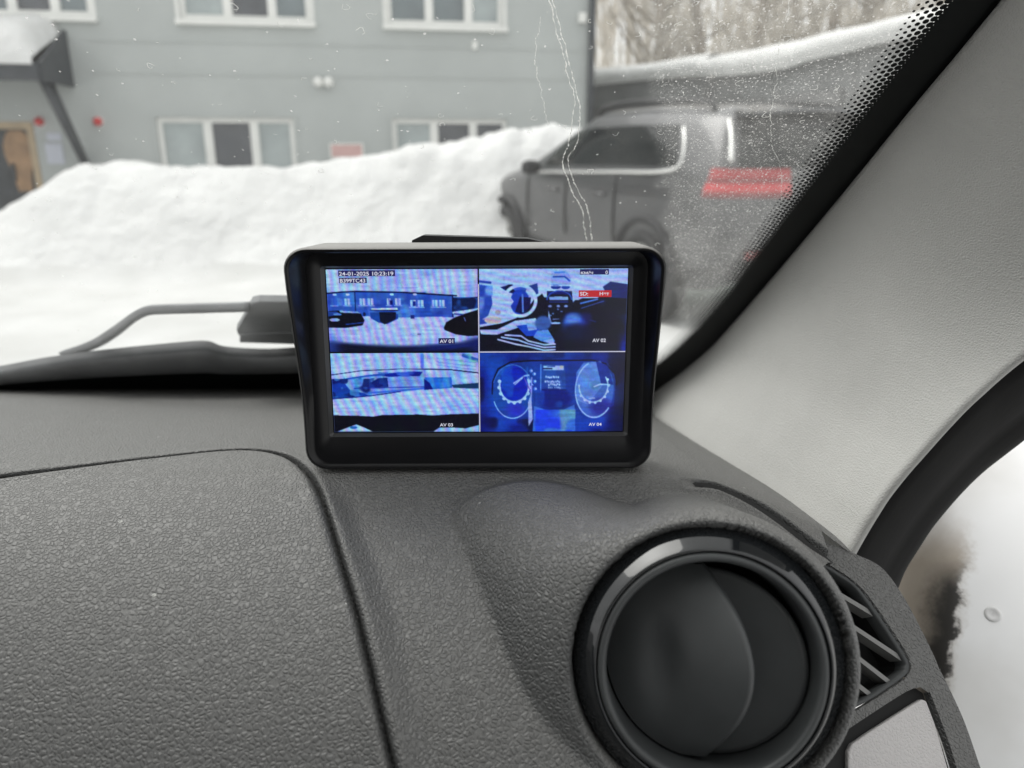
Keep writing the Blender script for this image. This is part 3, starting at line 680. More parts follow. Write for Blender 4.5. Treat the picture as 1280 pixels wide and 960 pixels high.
# right-hand flap: flat round shutter set back in the bowl, tilted about the upright axis
n = 72; rings_ = []
for rf, zz in ((.97, -.0030), (.985, -.0012), (.97, -.0002), (.92, 0), (.6, -.0006), (.3, -.0010), (.002, -.0010)):
    rw = []
    for k in range(n):
        x = RI * rf * math.cos(2 * math.pi * k / n); y = RI * rf * .95 * math.sin(2 * math.pi * k / n) - .0014; rw.append(vp(x, y, zz - .0115 + .28 * x))
    rings_.append(rw)
vs, fs = loops(rings_); obj('vane', vs, fs, M_vane, vent)
# left-hand flap: leaf-shaped blade standing proud, with a finger dimple
def edge_x(y): return .0080 - 7.0 * y * y * (1 + 0) - .0
rows = []; nx_ = 44; ys_v = np.linspace(-.0288, .0288, 61)
for y in ys_v:
    xe = .0105 - 13.0 * y * y; xl = -math.sqrt(max(1e-8, (RI - .0008) ** 2 - y * y)); xl = min(xl, xe - .0003)
    row = []
    for a in np.linspace(0, 1, nx_):
        x = xl + (xe - xl) * a
        z = -.0150 + .0245 * float(np.clip((x + .030) / .0405, 0, 1)) ** .9 * (1 - .55 * (y / .030) ** 2)
        z -= .0032 * math.exp(-((x + .0130) / .0052) ** 2 - ((y - .000) / .013) ** 2)
        ed = (xe - x); z -= .0012 * max(0, 1 - ed / .0016) ** 2
        row.append((x, y, z))
    # rounded edge, then the wall down
    x, y_, z = row[-1]; row += [(x + .0005, y_, z - .0008), (x + .0003, y_, z - .0016), (x - .0006, y_, z - .020)]
    rows.append([vp(*p) for p in row])
vs, fs = loops(rows, closed=False); obj('vane', vs, [f[::-1] for f in fs], M_vane, vent)

# ---- right end of the dashboard: side louvre and grey insert in one sloping panel
def ep(u, v, h=0.0): return on_plane(u, v, E0, En) + En * h
outer = [(1000, 676), (1040, 680), (1074, 693), (1104, 709), (1130, 744), (1155, 791), (1180, 844), (1205, 897), (1228, 962), (1262, 1060)]
def cat2(pts, n): return [(float(a), float(b)) for a, b in catmull([(p[0], p[1], 0) for p in pts], n)[:, :2]]
v_out = [(1016, 697), (1044, 712), (1070, 731), (1088, 752), (1114, 790), (1134, 822), (1137, 836), (1130, 847), (1092, 873), (1060, 890)]
slot_in = [(1020, 702), (1044, 718), (1066, 733), (1084, 756), (1109, 793), (1129, 825), (1131, 835), (1126, 842), (1092, 866), (1058, 884)]
i_out = [(1052, 926), (1075, 906), (1140, 866), (1152, 863), (1161, 870), (1175, 905), (1192, 960), (1215, 1060)]
# face strips between the outline and the two openings
mb = MB()
def strip(A, B, h1, h2, n=40):
    a, b = cat2(A, n), cat2(B, n); rows = [[ep(*p, h1) for p in a], [ep(*p, h2) for p in b]]; return rows
A_, B_ = cat2(outer, 60), None
grid = []
left_edge = [(1000, 690), (1010, 697)]
# panel skin: outline -> vent opening / insert opening, joined by a bridge between the openings
o1 = cat2([(1000, 676), (1040, 680), (1074, 693), (1104, 709), (1130, 744), (1155, 791), (1170, 822), (1176, 836)], 40)
vv = cat2(v_out[:8], 40)
r0 = [[ep(*p, -.010) for p in o1], [ep(*p, -.0012) for p in o1], [ep(p[0] * .96 + q[0] * .04, p[1] * .96 + q[1] * .04, 0) for p, q in zip(o1, vv)], [ep(p[0] * .06 + q[0] * .94, p[1] * .06 + q[1] * .94, 0) for p, q in zip(o1, vv)], [ep(*q, -.0012) for q in vv]]
vs, fs = loops(r0, closed=False); mb.add(vs, fs)
o2 = cat2([(1176, 836), (1205, 897), (1228, 962), (1262, 1060)], 30); ii = cat2([(1161, 866), (1176, 905), (1194, 960), (1217, 1060)], 30)
r1 = [[ep(*p, -.010) for p in o2], [ep(*p, -.0012) for p in o2], [ep(p[0] * .95 + q[0] * .05, p[1] * .95 + q[1] * .05, 0) for p, q in zip(o2, ii)], [ep(p[0] * .06 + q[0] * .94, p[1] * .06 + q[1] * .94, 0) for p, q in zip(o2, ii)], [ep(*q, -.003) for q in ii]]
vs, fs = loops(r1, closed=False); mb.add(vs, fs)
b1 = cat2([(1176, 836), (1130, 847), (1092, 873), (1040, 902)], 24); b1 = cat2([(1130, 847), (1092, 873), (1040, 905)], 24); b2 = cat2([(1152, 860), (1130, 868), (1040, 927)], 24)
r2 = [[ep(*p, -.0012) for p in b1], [ep(p[0] * .9 + q[0] * .1, p[1] * .9 + q[1] * .1, 0) for p, q in zip(b1, b2)], [ep(p[0] * .1 + q[0] * .9, p[1] * .1 + q[1] * .9, 0) for p, q in zip(b1, b2)], [ep(*q, -.003) for q in b2]]
vs, fs = loops(r2, closed=False); mb.add(vs, fs)
mb.add([ep(1130, 847, 0), ep(1176, 836, 0), ep(1161, 866, 0), ep(1152, 860, 0)], [(0, 1, 2, 3)])
endp = mb.build('end_panel', M_dash, dash, True); sharp(endp, 40)
# louvre: frame lip, dark box, slats
fa, fb = cat2(v_out, 60), cat2(slot_in, 60)
rows = [[ep(*p, -.0008) for p in fa], [ep(p[0] * .7 + q[0] * .3, p[1] * .7 + q[1] * .3, .0004) for p, q in zip(fa, fb)], [ep(*q, -.0004) for q in fb], [ep(*q, -.006) for q in fb]]
vs, fs = loops(rows, closed=False); lv = obj('side_louvre', vs, fs, M_vane, dash)
hol = [ep(*q, -.016) for q in fb] + [ep(1000, 884, -.016), ep(985, 700, -.016)]
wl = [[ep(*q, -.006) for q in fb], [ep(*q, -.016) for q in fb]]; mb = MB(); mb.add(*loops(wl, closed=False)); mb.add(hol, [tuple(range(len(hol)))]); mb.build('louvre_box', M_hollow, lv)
for a, b in (((1030, 729), (1100, 771)), ((1030, 757), (1131, 824)), ((1030, 787), (1115, 853)), ((1030, 821), (1090, 868))):
    p, q = ep(*a, -.0012), ep(*b, -.0012); d_ = (q - p).normalized(); n_ = En.cross(d_).normalized()
    w_ = .00085
    MB().prism([p - n_ * w_, q - n_ * w_, q + n_ * w_, p + n_ * w_], -En * .0070).build('slat', M_grey, lv)
# grey insert set into a dark recess
rec = [ep(*p, -.0035) for p in [(1040, 930), (1040, 927), (1130, 868), (1152, 860), (1161, 866), (1176, 905), (1194, 960), (1217, 1060), (1040, 1060)]]
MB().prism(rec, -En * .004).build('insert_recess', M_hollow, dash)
ins = [(1062, 1060), (1063, 940), (1068, 930), (1090, 915), (1140, 883), (1155, 874), (1161, 876), (1172, 905), (1188, 960), (1206, 1060)]
bevel(MB().prism([ep(*p, -.0038) for p in ins], En * .0026).build('storage_insert', M_insert, dash), .0006)
# black ribbon colouring in the shade of the defroster slit by the pillar
nn = np.array([.30, -.45, .84]); rows = []
for i in range(50):
    tn = slit[min(i + 1, 49)] - slit[max(i - 1, 0)]; tn /= np.linalg.norm(tn); sd_ = np.cross(tn, nn); sd_ /= np.linalg.norm(sd_)
    wdt = .0015 * math.sin(math.pi * (i + .5) / 50) ** .5; c_ = slit[i] + ZC
    rows.append([c_ + sd_ * wdt * a_ - nn * .0010 for a_ in (-1, 0, 1)])
vs, fs = loops(rows, closed=False); obj('slit_shade', vs, fs, M_hollow, dash)

# ------------------------------------------------------------------ windscreen, frit, dirt
Gn = Vector((0, .75, 1)).normalized(); G0 = Vector((0, .45, -.066)) + O
def gp_(u, v, h=0.0): return on_plane(u, v, G0, Gn) + Gn * h     # h > 0 is outside
M_glass = bpy.data.materials.new('dusty_windscreen'); M_glass.use_nodes = True
t = M_glass.node_tree; L = t.links.new; N = t.nodes.new
for n_ in list(t.nodes): t.nodes.remove(n_)
out_ = N('ShaderNodeOutputMaterial'); tc = N('ShaderNodeTexCoord'); sx = N('ShaderNodeSeparateXYZ'); L(tc.outputs['Object'], sx.inputs[0])
tr = N('ShaderNodeBsdfTransparent'); tr.inputs[0].default_value = (.95, .965, .955, 1)
gl = N('ShaderNodeBsdfGlossy'); gl.inputs['Roughness'].default_value = .03
fr = N('ShaderNodeFresnel'); fr.inputs[0].default_value = 1.35
m1 = N('ShaderNodeMixShader'); L(fr.outputs[0], m1.inputs[0]); L(tr.outputs[0], m1.inputs[1]); L(gl.outputs[0], m1.inputs[2])
df = N('ShaderNodeBsdfDiffuse'); df.inputs[0].default_value = (.62, .62, .59, 1)
tl = N('ShaderNodeBsdfTranslucent'); tl.inputs[0].default_value = (.80, .80, .77, 1)
ds = N('ShaderNodeMixShader'); ds.inputs[0].default_value = .6; L(df.outputs[0], ds.inputs[1]); L(tl.outputs[0], ds.inputs[2])
def math_(op, a, b=None, c=None, clamp=False):
    n = N('ShaderNodeMath'); n.operation = op; n.use_clamp = clamp
    for i, q in enumerate((a, b, c)):
        if q is None: continue
        if isinstance(q, (int, float)): n.inputs[i].default_value = q
        else: L(q, n.inputs[i])
    return n.outputs[0]
def ramp(x, a, b, lo=0.0, hi=1.0):
    n = N('ShaderNodeMapRange'); n.interpolation_type = 'SMOOTHSTEP'; L(x, n.inputs[0])
    for i, q in enumerate((a, b, lo, hi)): n.inputs[i + 1].default_value = q
    return n.outputs[0]
def noise(sc_, det=4, rough=.5, vec=None):
    n = N('ShaderNodeTexNoise'); n.inputs['Scale'].default_value = sc_; n.inputs['Detail'].default_value = det; n.inputs['Roughness'].default_value = rough
    L(vec or tc.outputs['Object'], n.inputs['Vector']); return n.outputs['Fac']
# glass object origin is at O, so object coords = camera-relative metres
edge = math_('MULTIPLY_ADD', sx.outputs[1], -.318, .0500)         # wiper sweep edge: x = .058+.318(y-.34)
edge = math_('ADD', sx.outputs[0], edge)
wob = math_('MULTIPLY', math_('SUBTRACT', noise(60, 3), .5), .02)
heavy = ramp(math_('ADD', edge, wob), -.004, .006)
film_n = noise(35, 6, .65)
film = math_('MULTIPLY', ramp(film_n, .25, .8, .6, 1.4), math_('MULTIPLY_ADD', heavy, .085, .04))
grit = ramp(noise(1000, 3, .75), .54, .70)                       # fine crusted grit on the unswept glass
grit = math_('MULTIPLY', math_('MULTIPLY', grit, heavy), .45)
def specks(scale, rad, prob, amp):
    v = N('ShaderNodeTexVoronoi'); v.inputs['Scale'].default_value = scale; v.inputs['Randomness'].default_value = 1
    nz = N('ShaderNodeTexNoise'); nz.inputs['Scale'].default_value = scale * 3; L(tc.outputs['Object'], nz.inputs['Vector'])
    va = N('ShaderNodeVectorMath'); va.operation = 'MULTIPLY_ADD'; L(nz.outputs['Color'], va.inputs[0]); va.inputs[1].default_value = (.35 / scale,) * 3; L(tc.outputs['Object'], va.inputs[2])
    L(va.outputs[0], v.inputs['Vector'])
    s_ = N('ShaderNodeSeparateColor'); L(v.outputs['Color'], s_.inputs[0])
    on = math_('GREATER_THAN', s_.outputs[0], 1 - prob)
    rr2 = math_('MULTIPLY', math_('MULTIPLY_ADD', s_.outputs[1], .8, .25), rad)
    hit = math_('LESS_THAN', v.outputs['Distance'], rr2)
    return math_('MULTIPLY', math_('MULTIPLY', on, hit), amp)
sp1 = specks(150, .085, .12, .34); sp2 = specks(380, .20, .12, .5); sp3 = math_('MULTIPLY', specks(760, .30, .5, .6), heavy)
tot = math_('ADD', film, grit); tot = math_('MAXIMUM', tot, sp1); tot = math_('MAXIMUM', tot, sp2); tot = math_('MAXIMUM', tot, sp3)
tot = math_('MINIMUM', tot, .9)
m2 = N('ShaderNodeMixShader'); L(tot, m2.inputs[0]); L(m1.outputs[0], m2.inputs[1]); L(ds.outputs[0], m2.inputs[2]); L(m2.outputs[0], out_.inputs[0])

ws = thing('windscreen', O, 'raked dirty windscreen with dotted black border and dried streaks', 'windscreen')
def gz(y): return CZ + wind_z(y)
vs = [(x, y, gz(y)) for y in (.70, .5, .3, .1, -.16) for x in (-1.25, -.6, 0, .215)]
obj('glass', vs, [(j * 4 + i, j * 4 + i + 1, (j + 1) * 4 + i + 1, (j + 1) * 4 + i) for j in range(4) for i in range(3)], M_glass, ws, smooth=False)
bl = [(1400, -260), (1300, -130), (1193, 0), (1148, 59), (1098, 125), (1051, 186), (1009, 241), (967, 297), (909, 374), (866, 420), (822, 457), (770, 478), (690, 481)]
br = [(1450, -255), (1350, -130), (1246, -2), (1190, 67), (1137, 131), (1062, 225), (1001, 299), (949, 361), (918, 397), (887, 431), (840, 470), (780, 505), (690, 520)]
br2 = [(u + 70, v + 60) for u, v in br]
NB = 120
cl, crr = catmull([gp_(u, v) for u, v in bl], NB), catmull([gp_(u, v) for u, v in br2], NB)
nG = np.array(Gn)
vs, fs = loops([[p - nG * .0006 for p in cl], [p - nG * .0006 for p in crr]], closed=False); fb_ = obj('frit_band', vs, fs, M_frit, ws, smooth=False)
low = [(-200, 475), (0, 470), (120, 467), (250, 464), (370, 462), (520, 463), (690, 472), (830, 496)]
lowc = catmull([gp_(u, v) for u, v in low], 60)
vs, fs = loops([[p - nG * .0007 for p in lowc], [p - nG * .0007 + np.array([0, .09, -.0675]) for p in lowc]], closed=False); obj('lower_frit_band', vs, fs, M_frit, ws, smooth=False)
# dotted fade-out rows beside the band
seg = np.linalg.norm(np.diff(cl, axis=0), axis=1); cum = np.concatenate([[0], np.cumsum(seg)]); step = .0027
mb = MB(); nrow = 6; nds = int(cum[-1] / step)
for r_ in range(nrow):
    for k in range(nds):
        s_ = (k + .5 * (r_ % 2)) * step
        if s_ >= cum[-1]: continue
        p = np.array([np.interp(s_, cum, cl[:, i]) for i in range(3)]); p2 = np.array([np.interp(min(s_ + .002, cum[-1]), cum, cl[:, i]) for i in range(3)])
        tn = (p2 - p); ln = np.linalg.norm(tn)
        if ln < 1e-6: continue
        tn /= ln; sd_ = np.cross(nG, tn); 
        if sd_[0] > 0: sd_ = -sd_
        c_ = p + sd_ * (r_ * step * .86 + .0002) - nG * .0008; rd = step * (.58, .50, .43, .35, .27, .20, .13)[r_]
        mb.add([c_ + (tn * math.cos(a) + sd_ * math.sin(a)) * rd for a in np.linspace(0, 2 * math.pi, 11)[:-1]], [tuple(range(10))])
o = mb.build('frit_dots', M_frit, ws); tag(o, kind='stuff')
# dried water runs and drop marks on the glass
M_scale = bpy.data.materials.new('dried_limescale'); M_scale.use_nodes = True; t = M_scale.node_tree; t.nodes.remove(t.nodes['Principled BSDF'])
a_ = t.nodes.new('ShaderNodeBsdfTranslucent'); a_.inputs[0].default_value = (.95, .95, .93, 1); b_ = t.nodes.new('ShaderNodeBsdfDiffuse'); b_.inputs[0].default_value = (.9, .9, .88, 1)
x_ = t.nodes.new('ShaderNodeMixShader'); x_.inputs[0].default_value = .3; t.links.new(a_.outputs[0], x_.inputs[1]); t.links.new(b_.outputs[0], x_.inputs[2]); t.links.new(x_.outputs[0], t.nodes['Material Output'].inputs[0])
r = random.Random(11)
def run(px, wob, wid, pr=.8, both=True, thin=1.0):
    c_ = catmull([gp_(u, v) for u, v in px], 150)
    for sgn in ((-1, 1) if both else (1,)):
        mb = MB(); cur = []; off = 0
        for i, p in enumerate(c_):
            off += r.uniform(-1, 1) * wob * .35; off *= .93
            q = p + np.array([1, 0, 0]) * (sgn * (wid + off)) - nG * .0005
            if r.random() < pr: cur.append(q)
            if (r.random() > pr or i == 149) and len(cur) > 0:
                if len(cur) > 2:
                    rad_ = [thin * r.choice((.00003, .00008, .00014, .00022, .0003)) for _ in cur]; mb.tube(cur, rad_, 4, False)
                cur = []
        if mb.v: mb.build('dried_run', M_scale, ws, True)
run([(683, -20), (700, 40), (712, 90), (722, 130), (717, 175), (708, 200), (718, 232), (732, 262), (737, 300)], .0010, .0012, 1.0)
run([(672, 20), (668, 70), (675, 115), (683, 155)], .0008, .0008, 1.0, False, .6)
run([(985, 0), (970, 90), (962, 160), (975, 240), (960, 330)], .0012, .0006, 1.0, False, .4)
mb = MB()
for k in range(150):
    heavy_ = r.random() < .55
    u = r.uniform(830, 1150) if heavy_ else r.uniform(20, 830); v = r.uniform(0, 420) if heavy_ else r.uniform(0, 330) ** 1.0
    if heavy_ and u > 1240 - v * .78 - 90: continue
    c_ = np.array(gp_(u, v)) - nG * .0005; rad = r.uniform(.0005, .0016); a0 = r.uniform(0, 6.28); al = r.uniform(1.2, 5.5)
    q = [c_ + np.array([math.cos(a), -.8 * math.sin(a), .6 * math.sin(a)]) * rad * (1 + .2 * math.sin(3 * a + k)) for a in np.linspace(a0, a0 + al, 9)]
    mb.tube(q, r.uniform(.00005, .00013), 3, False)
o = mb.build('drop_marks', M_scale, ws, True); tag(o, kind='stuff')

# ------------------------------------------------------------------ wiper outside the glass
wi = thing('windscreen_wiper', gp_(180, 455, .012), 'black flat blade windscreen wiper parked along the bottom of the glass', 'wiper')
gpo = lambda u, v, h: np.array(gp_(u, v, h))
def ribbon(top, bot, h0, h1, n=60):
    a, b = np.array(cat2(top, n)), np.array(cat2(bot, n))
    rows = []
    for (u0, v0), (u1, v1) in zip(a, b):
        rows.append([gpo(u0, v0, h0), gpo(u0 * .75 + u1 * .25, v0 * .75 + v1 * .25, h1), gpo(u0 * .35 + u1 * .65, v0 * .35 + v1 * .65, h1 * .8), gpo(u1, v1, h0), gpo(u0 * .5 + u1 * .5, v0 * .5 + v1 * .5, h0 * .6)])
    return loops([list(x) for x in rows], closed=True, cap_first=True, cap_last=True)
vs, fs = ribbon([(-150, 485), (-60, 472), (0, 463), (60, 452), (130, 443), (200, 436), (255, 432), (280, 439), (330, 442), (380, 440), (450, 441), (560, 446), (660, 455)], [(-150, 493), (-60, 488), (0, 486), (60, 483), (130, 480), (200, 478), (255, 477), (280, 476), (330, 475), (380, 474), (450, 475), (560, 478), (660, 480)], .004, -.003)
obj('blade', vs, fs, M_wiper, wi)
vs, fs = ribbon([(70, 454), (105, 442), (135, 424), (160, 407), (178, 399), (200, 397), (240, 396), (310, 394)], [(90, 458), (122, 447), (146, 433), (168, 416), (185, 408), (205, 406), (240, 405), (310, 403)], .0085, .0115)
obj('arm', vs, fs, M_wiper, wi)
con = [(313, 392), (322, 390), (420, 391), (470, 394), (470, 425), (420, 431), (330, 428), (318, 432), (296, 431), (294, 425), (306, 405)]
bevel(MB().prism([gp_(u, v, .0075) for u, v in con], Gn * .0055).build('connector', M_wiper, wi), .0008)
low_ = [(298, 428), (470, 424), (470, 438), (430, 442), (298, 438)]
bevel(MB().prism([gp_(u, v, .0060) for u, v in low_], Gn * .0045).build('adapter', M_wiper, wi), .001)

# ------------------------------------------------------------------ windscreen pillar trim, door seal, white bodywork
NC, NR = 70, 46
foot = catmull([dash_hit(u, v) + ZC for u, v in [(792, 502), (806, 524), (824, 542), (866, 559), (912, 586), (957, 616), (1000, 645), (1040, 673), (1064, 690)]], NR)
lft = catmull([np.array(gp_(u, v, -.0025)) for u, v in [(1410, -204), (1330, -105), (1246, -2), (1190, 67), (1137, 131), (1062, 225), (1001, 299), (949, 361), (918, 397), (887, 431), (852, 461), (826, 480), (800, 500)]], NC)
rgt = catmull([np.array(at(u, v, t_)) for u, v, t_ in [(1600, 240, .245), (1440, 330, .272), (1280, 446, .300), (1220, 497, .308), (1185, 532, .312), (1150, 571, .316), (1128, 596, .318), (1106, 624, .320), (1090, 648, .321), (1078, 668, .322), (1066, 688, .322), (1056, 706, .322)]], NC)
def arc(c, n):
    L_ = np.concatenate([[0], np.cumsum(np.linalg.norm(np.diff(c, axis=0), axis=1))]); return np.stack([np.interp(np.linspace(0, L_[-1], n), L_, c[:, i]) for i in range(3)], -1)
lft, rgt, foot = arc(lft, NC), arc(rgt, NC), arc(foot, NR)
ff = np.linspace(0, 1, NC)[:, None, None]; gg = np.linspace(0, 1, NR)[None, :, None]
G = lft[:, None] * (1 - gg) + rgt[:, None] * gg
bul = .010 * np.sin(np.pi * gg) * (1 - .3 * sstep(.6, 1.0, ff)) - .003 * np.exp(-((gg - .78) / .12) ** 2) * sstep(.5, .9, ff)
G = G + np.array([-.45, -.75, .48]) * bul
G = np.concatenate([G, (G[-1] + np.array([.006, .004, -.035]))[None], (G[-1] + np.array([.010, .008, -.07]))[None]], 0)
Gl = np.concatenate([(G[:, 0] + np.array([.016, 0, 0]) - nG * .001)[:, None], G, (G[:, -1] + np.array([.014, .016, -.006]))[:, None]], 1)
vs, fs = loops([list(x) for x in Gl], closed=False)
pt = thing('pillar_trim', foot[20], 'pale grey grained plastic trim covering the windscreen pillar', 'trim'); obj('cover', vs, fs, M_trim, pt)
# seal: fat rubber channel, then its lip
se = thing('door_seal', at(1100, 700, .37), 'black rubber door seal curving along the pale pillar trim', 'seal')
sa = catmull([np.array(at(u, v, t_)) for u, v, t_ in [(1600, 235, .252), (1440, 326, .279), (1280, 442, .307), (1220, 493, .315), (1150, 567, .323), (1106, 621, .327), (1078, 665, .329), (1060, 700, .330), (1050, 730, .331)]], 60)
sb = catmull([np.array(at(u, v, t_)) for u, v, t_ in [(1640, 320, .30), (1450, 420, .325), (1280, 551, .350), (1220, 599, .357), (1172, 652, .362), (1146, 690, .365), (1130, 716, .366), (1120, 740, .367), (1110, 770, .368)]], 60)
rows = []
for a, b in zip(sa, sb):
    d_ = b - a; nn = np.array([-.5, -.75, .3]); row = []
    for g_, h in ((0, -.012), (0, 0), (.06, .003), (.25, .006), (.45, .0065), (.62, .004), (.70, .0005), (.76, .0012), (.9, .002), (.97, .001), (1.0, -.003), (1.0, -.012)): row.append(a + d_ * g_ + nn * h)
    rows.append(row)
vs, fs = loops(rows, closed=False); obj('rubber_channel', vs, fs, M_rubber, se)

# white painted door shut face with its rust stain
M_white = bpy.data.materials.new('white_car_paint'); M_white.use_nodes = True
t = M_white.node_tree; L = t.links.new; N = t.nodes.new; b = t.nodes['Principled BSDF']; b.inputs['Roughness'].default_value = .35; b.inputs['Coat Weight'].default_value = .2
tc = N('ShaderNodeTexCoord'); sx = N('ShaderNodeSeparateXYZ'); L(tc.outputs['Object'], sx.inputs[0])
b0 = at(1190, 800, .44)     # origin of the body panel object
Bn = Vector((-.28, -.64, .71)).normalized(); Bu = Vector((0, 0, 1)).cross(Bn).normalized(); Bu = Bu if Bu.x > 0 else -Bu; Bv = Bn.cross(Bu); Bv = Bv if Bv.z > 0 else -Bv
def dotn(vec):
    n = N('ShaderNodeVectorMath'); n.operation = 'DOT_PRODUCT'; L(tc.outputs['Object'], n.inputs[0]); n.inputs[1].default_value = vec; return n.outputs['Value']
uu, vv_ = dotn(Bu), dotn(Bv)
nz1 = noise(60, 6, .65); nz2 = noise(420, 4, .6); nz3 = noise(9, 4)
# soot-and-rust wedge: hard ragged right edge, soft left, limited in height
wobn = math_('MULTIPLY', math_('SUBTRACT', nz1, .5), .016); wob2 = math_('MULTIPLY', math_('SUBTRACT', nz2, .5), .005)
ed_ = math_('ADD', math_('ADD', uu, wobn), wob2)
ed_ = math_('ADD', ed_, math_('MULTIPLY', vv_, -.10))
right = ramp(ed_, -.0005, .0025, 1, 0); soft = ramp(ed_, -.022, -.004, 0, 1)
topf = ramp(math_('ADD', vv_, wobn), .030, .052, 1, 0)
black = math_('MULTIPLY', math_('MULTIPLY', right, soft), topf)
brown = math_('MULTIPLY', ramp(ed_, .006, -.004, 0, 1), ramp(math_('ADD', vv_, wobn), .085, .045, 0, 1))
mxA = N('ShaderNodeMix'); mxA.data_type = 'RGBA'; mxA.inputs[6].default_value = (.83, .835, .83, 1); mxA.inputs[7].default_value = (.30, .235, .16, 1); L(math_('MULTIPLY', brown, .8), mxA.inputs[0])
mxB = N('ShaderNodeMix'); mxB.data_type = 'RGBA'; mxB.inputs[7].default_value = (.012, .011, .010, 1); L(mxA.outputs[2], mxB.inputs[6]); L(math_('MULTIPLY', black, .97), mxB.inputs[0])
mxC = N('ShaderNodeMix'); mxC.data_type = 'RGBA'; mxC.blend_type = 'MULTIPLY'; mxC.inputs[7].default_value = (.82, .81, .79, 1); L(ramp(nz3, .45, .7), mxC.inputs[0]); L(mxB.outputs[2], mxC.inputs[6])
L(mxC.outputs[2], b.inputs['Base Color'])
cb = thing('car_body_shell', b0, 'dirty white painted car body metal with rust stain behind the door seal', 'car body')
nu, nv = 40, 60; vs = []
le = catmull([on_plane(u, v, b0, Bn) for u, v in [(1640, 330), (1450, 425), (1280, 530), (1220, 580), (1165, 640), (1125, 690), (1100, 750), (1090, 830), (1090, 920), (1095, 1060)]], nv + 1)
for j in range(nv + 1):
    p0_ = Vector(le[j]); a0_ = (p0_ - b0).dot(Bu); c0_ = (p0_ - b0).dot(Bv)
    for i in range(nu + 1):
        a = a0_ + .34 * (i / nu) ** 1.4; h = -.018 * sstep(.0, -.03, a) - 1.6 * max(0, a - .03) ** 2 - .25 * max(0, c0_) ** 2
        vs.append(b0 + Bu * a + Bv * c0_ + Bn * float(h))
fs = [(j * (nu + 1) + i, j * (nu + 1) + i + 1, (j + 1) * (nu + 1) + i + 1, (j + 1) * (nu + 1) + i) for j in range(nv) for i in range(nu)]
obj('shut_face', vs, fs, M_white, cb)
q0 = on_plane(1241, 768, b0, Bn)
vs, fs = loops([[q0 + (Bu * math.cos(2 * math.pi * k / 20) + Bv * math.sin(2 * math.pi * k / 20)) * r_ + Bn * (h - 1.6 * max(0, (q0 - b0).dot(Bu) - .03) ** 2) for k in range(20)] for r_, h in ((.0050, -.001), (.0042, .0004), (.0034, .0009), (.0024, .0003), (.0003, .0002))]); obj('plug', vs, fs, mat('plug_paint', (.68, .68, .67), .4, var=.08, vscale=60), cb)

# unseen rest of the cabin, added to shade the dashboard: headliner, doors' lower halves, floor, tail
M_head = mat('headliner_cloth', (.45, .44, .41), .9, var=.05, vscale=40, bump=.2, bscale=700, bdist=.001)
M_cab = mat('cabin_carpet', (.05, .05, .052), .95, var=.2, vscale=30)
def slab(name, x0, x1, y0, y1, z0, z1, m, bow=0.0):
    n_ = 14; vs = []
    for zz in (0, 1):
        for j in range(n_ + 1):
            for i in range(n_ + 1):
                a, c_ = i / n_, j / n_; bz = bow * (1 - (2 * a - 1) ** 2) * (1 - (2 * c_ - 1) ** 4)
                vs.append((x0 + (x1 - x0) * a, y0 + (y1 - y0) * c_, CZ + (z0 if zz == 0 else z1) + bz))
    k_ = (n_ + 1) ** 2; w1 = n_ + 1
    fs = [(j * w1 + i, (j + 1) * w1 + i, (j + 1) * w1 + i + 1, j * w1 + i + 1) for j in range(n_) for i in range(n_)]
    fs += [tuple(q + k_ for q in f[::-1]) for f in fs]
    rim = [i for i in range(w1)] + [j * w1 + n_ for j in range(1, w1)] + [n_ * w1 + i for i in range(n_ - 1, -1, -1)] + [j * w1 for j in range(n_ - 1, 0, -1)]
    fs += [(rim[q], rim[(q + 1) % len(rim)], rim[(q + 1) % len(rim)] + k_, rim[q] + k_) for q in range(len(rim))]
    return obj(name, vs, fs, m, cb)
slab('headliner_occluder', -1.25, .15, -1.9, -.14, .385, .42, M_head, .04)
slab('floor_occluder', -1.3, .30, -1.9, .55, -.95, -.90, M_cab)
slab('left_door_occluder', -1.36, -1.28, -1.9, .45, -.90, -.20, M_cab)
def seat(x, label):  # unseen seats added to block light and reflections from behind the camera
    st_ = thing('seat_occluder', (x, -.35, CZ - .9), label, 'seat'); M_s = M_cab
    def pill(name, cx, cy, cz, hx, hy, hz, tilt=0.0):
        n1_, n2_ = 28, 14; vs = []; Rm = Matrix.Rotation(tilt, 3, 'X')
        for j in range(n2_ + 1):
            ph_ = -math.pi / 2 + math.pi * j / n2_
            for i in range(n1_):
                th = 2 * math.pi * i / n1_; e = lambda q: math.copysign(abs(q) ** .42, q)
                vs.append(Vector((cx, cy, CZ + cz)) + Rm @ Vector((hx * e(math.cos(ph_)) * e(math.cos(th)), hy * e(math.cos(ph_)) * e(math.sin(th)), hz * e(math.sin(ph_)))))
        obj(name, vs, [(j * n1_ + i, j * n1_ + (i + 1) % n1_, (j + 1) * n1_ + (i + 1) % n1_, (j + 1) * n1_ + i) for j in range(n2_) for i in range(n1_)], M_s, st_)
    pill('seat_cushion', x, -.42, -.62, .25, .27, .09); pill('backrest', x, -.74, -.25, .25, .09, .38, R(14)); pill('headrest', x, -.86, .17, .13, .05, .09, R(10))
    for q in (-.05, .05): MB().tube([(x + q, -.84, CZ + .05), (x + q, -.86, CZ + .13)], .007, 8).build('headrest_post', M_grey, st_, True)
    MB().box((x - .2, -.62, CZ - .90), (x + .2, -.22, CZ - .70)).build('seat_base', M_s, st_)
seat(-.95, 'unseen dark front seat on the far side of the cabin, added to block light'); seat(-.12, 'unseen dark front seat facing the airbag lid, added to block light')
slab('tail_occluder', -1.28, .32, -1.98, -1.91, -.90, .04, M_cab)  # unseen, added to cut the light coming from the rear

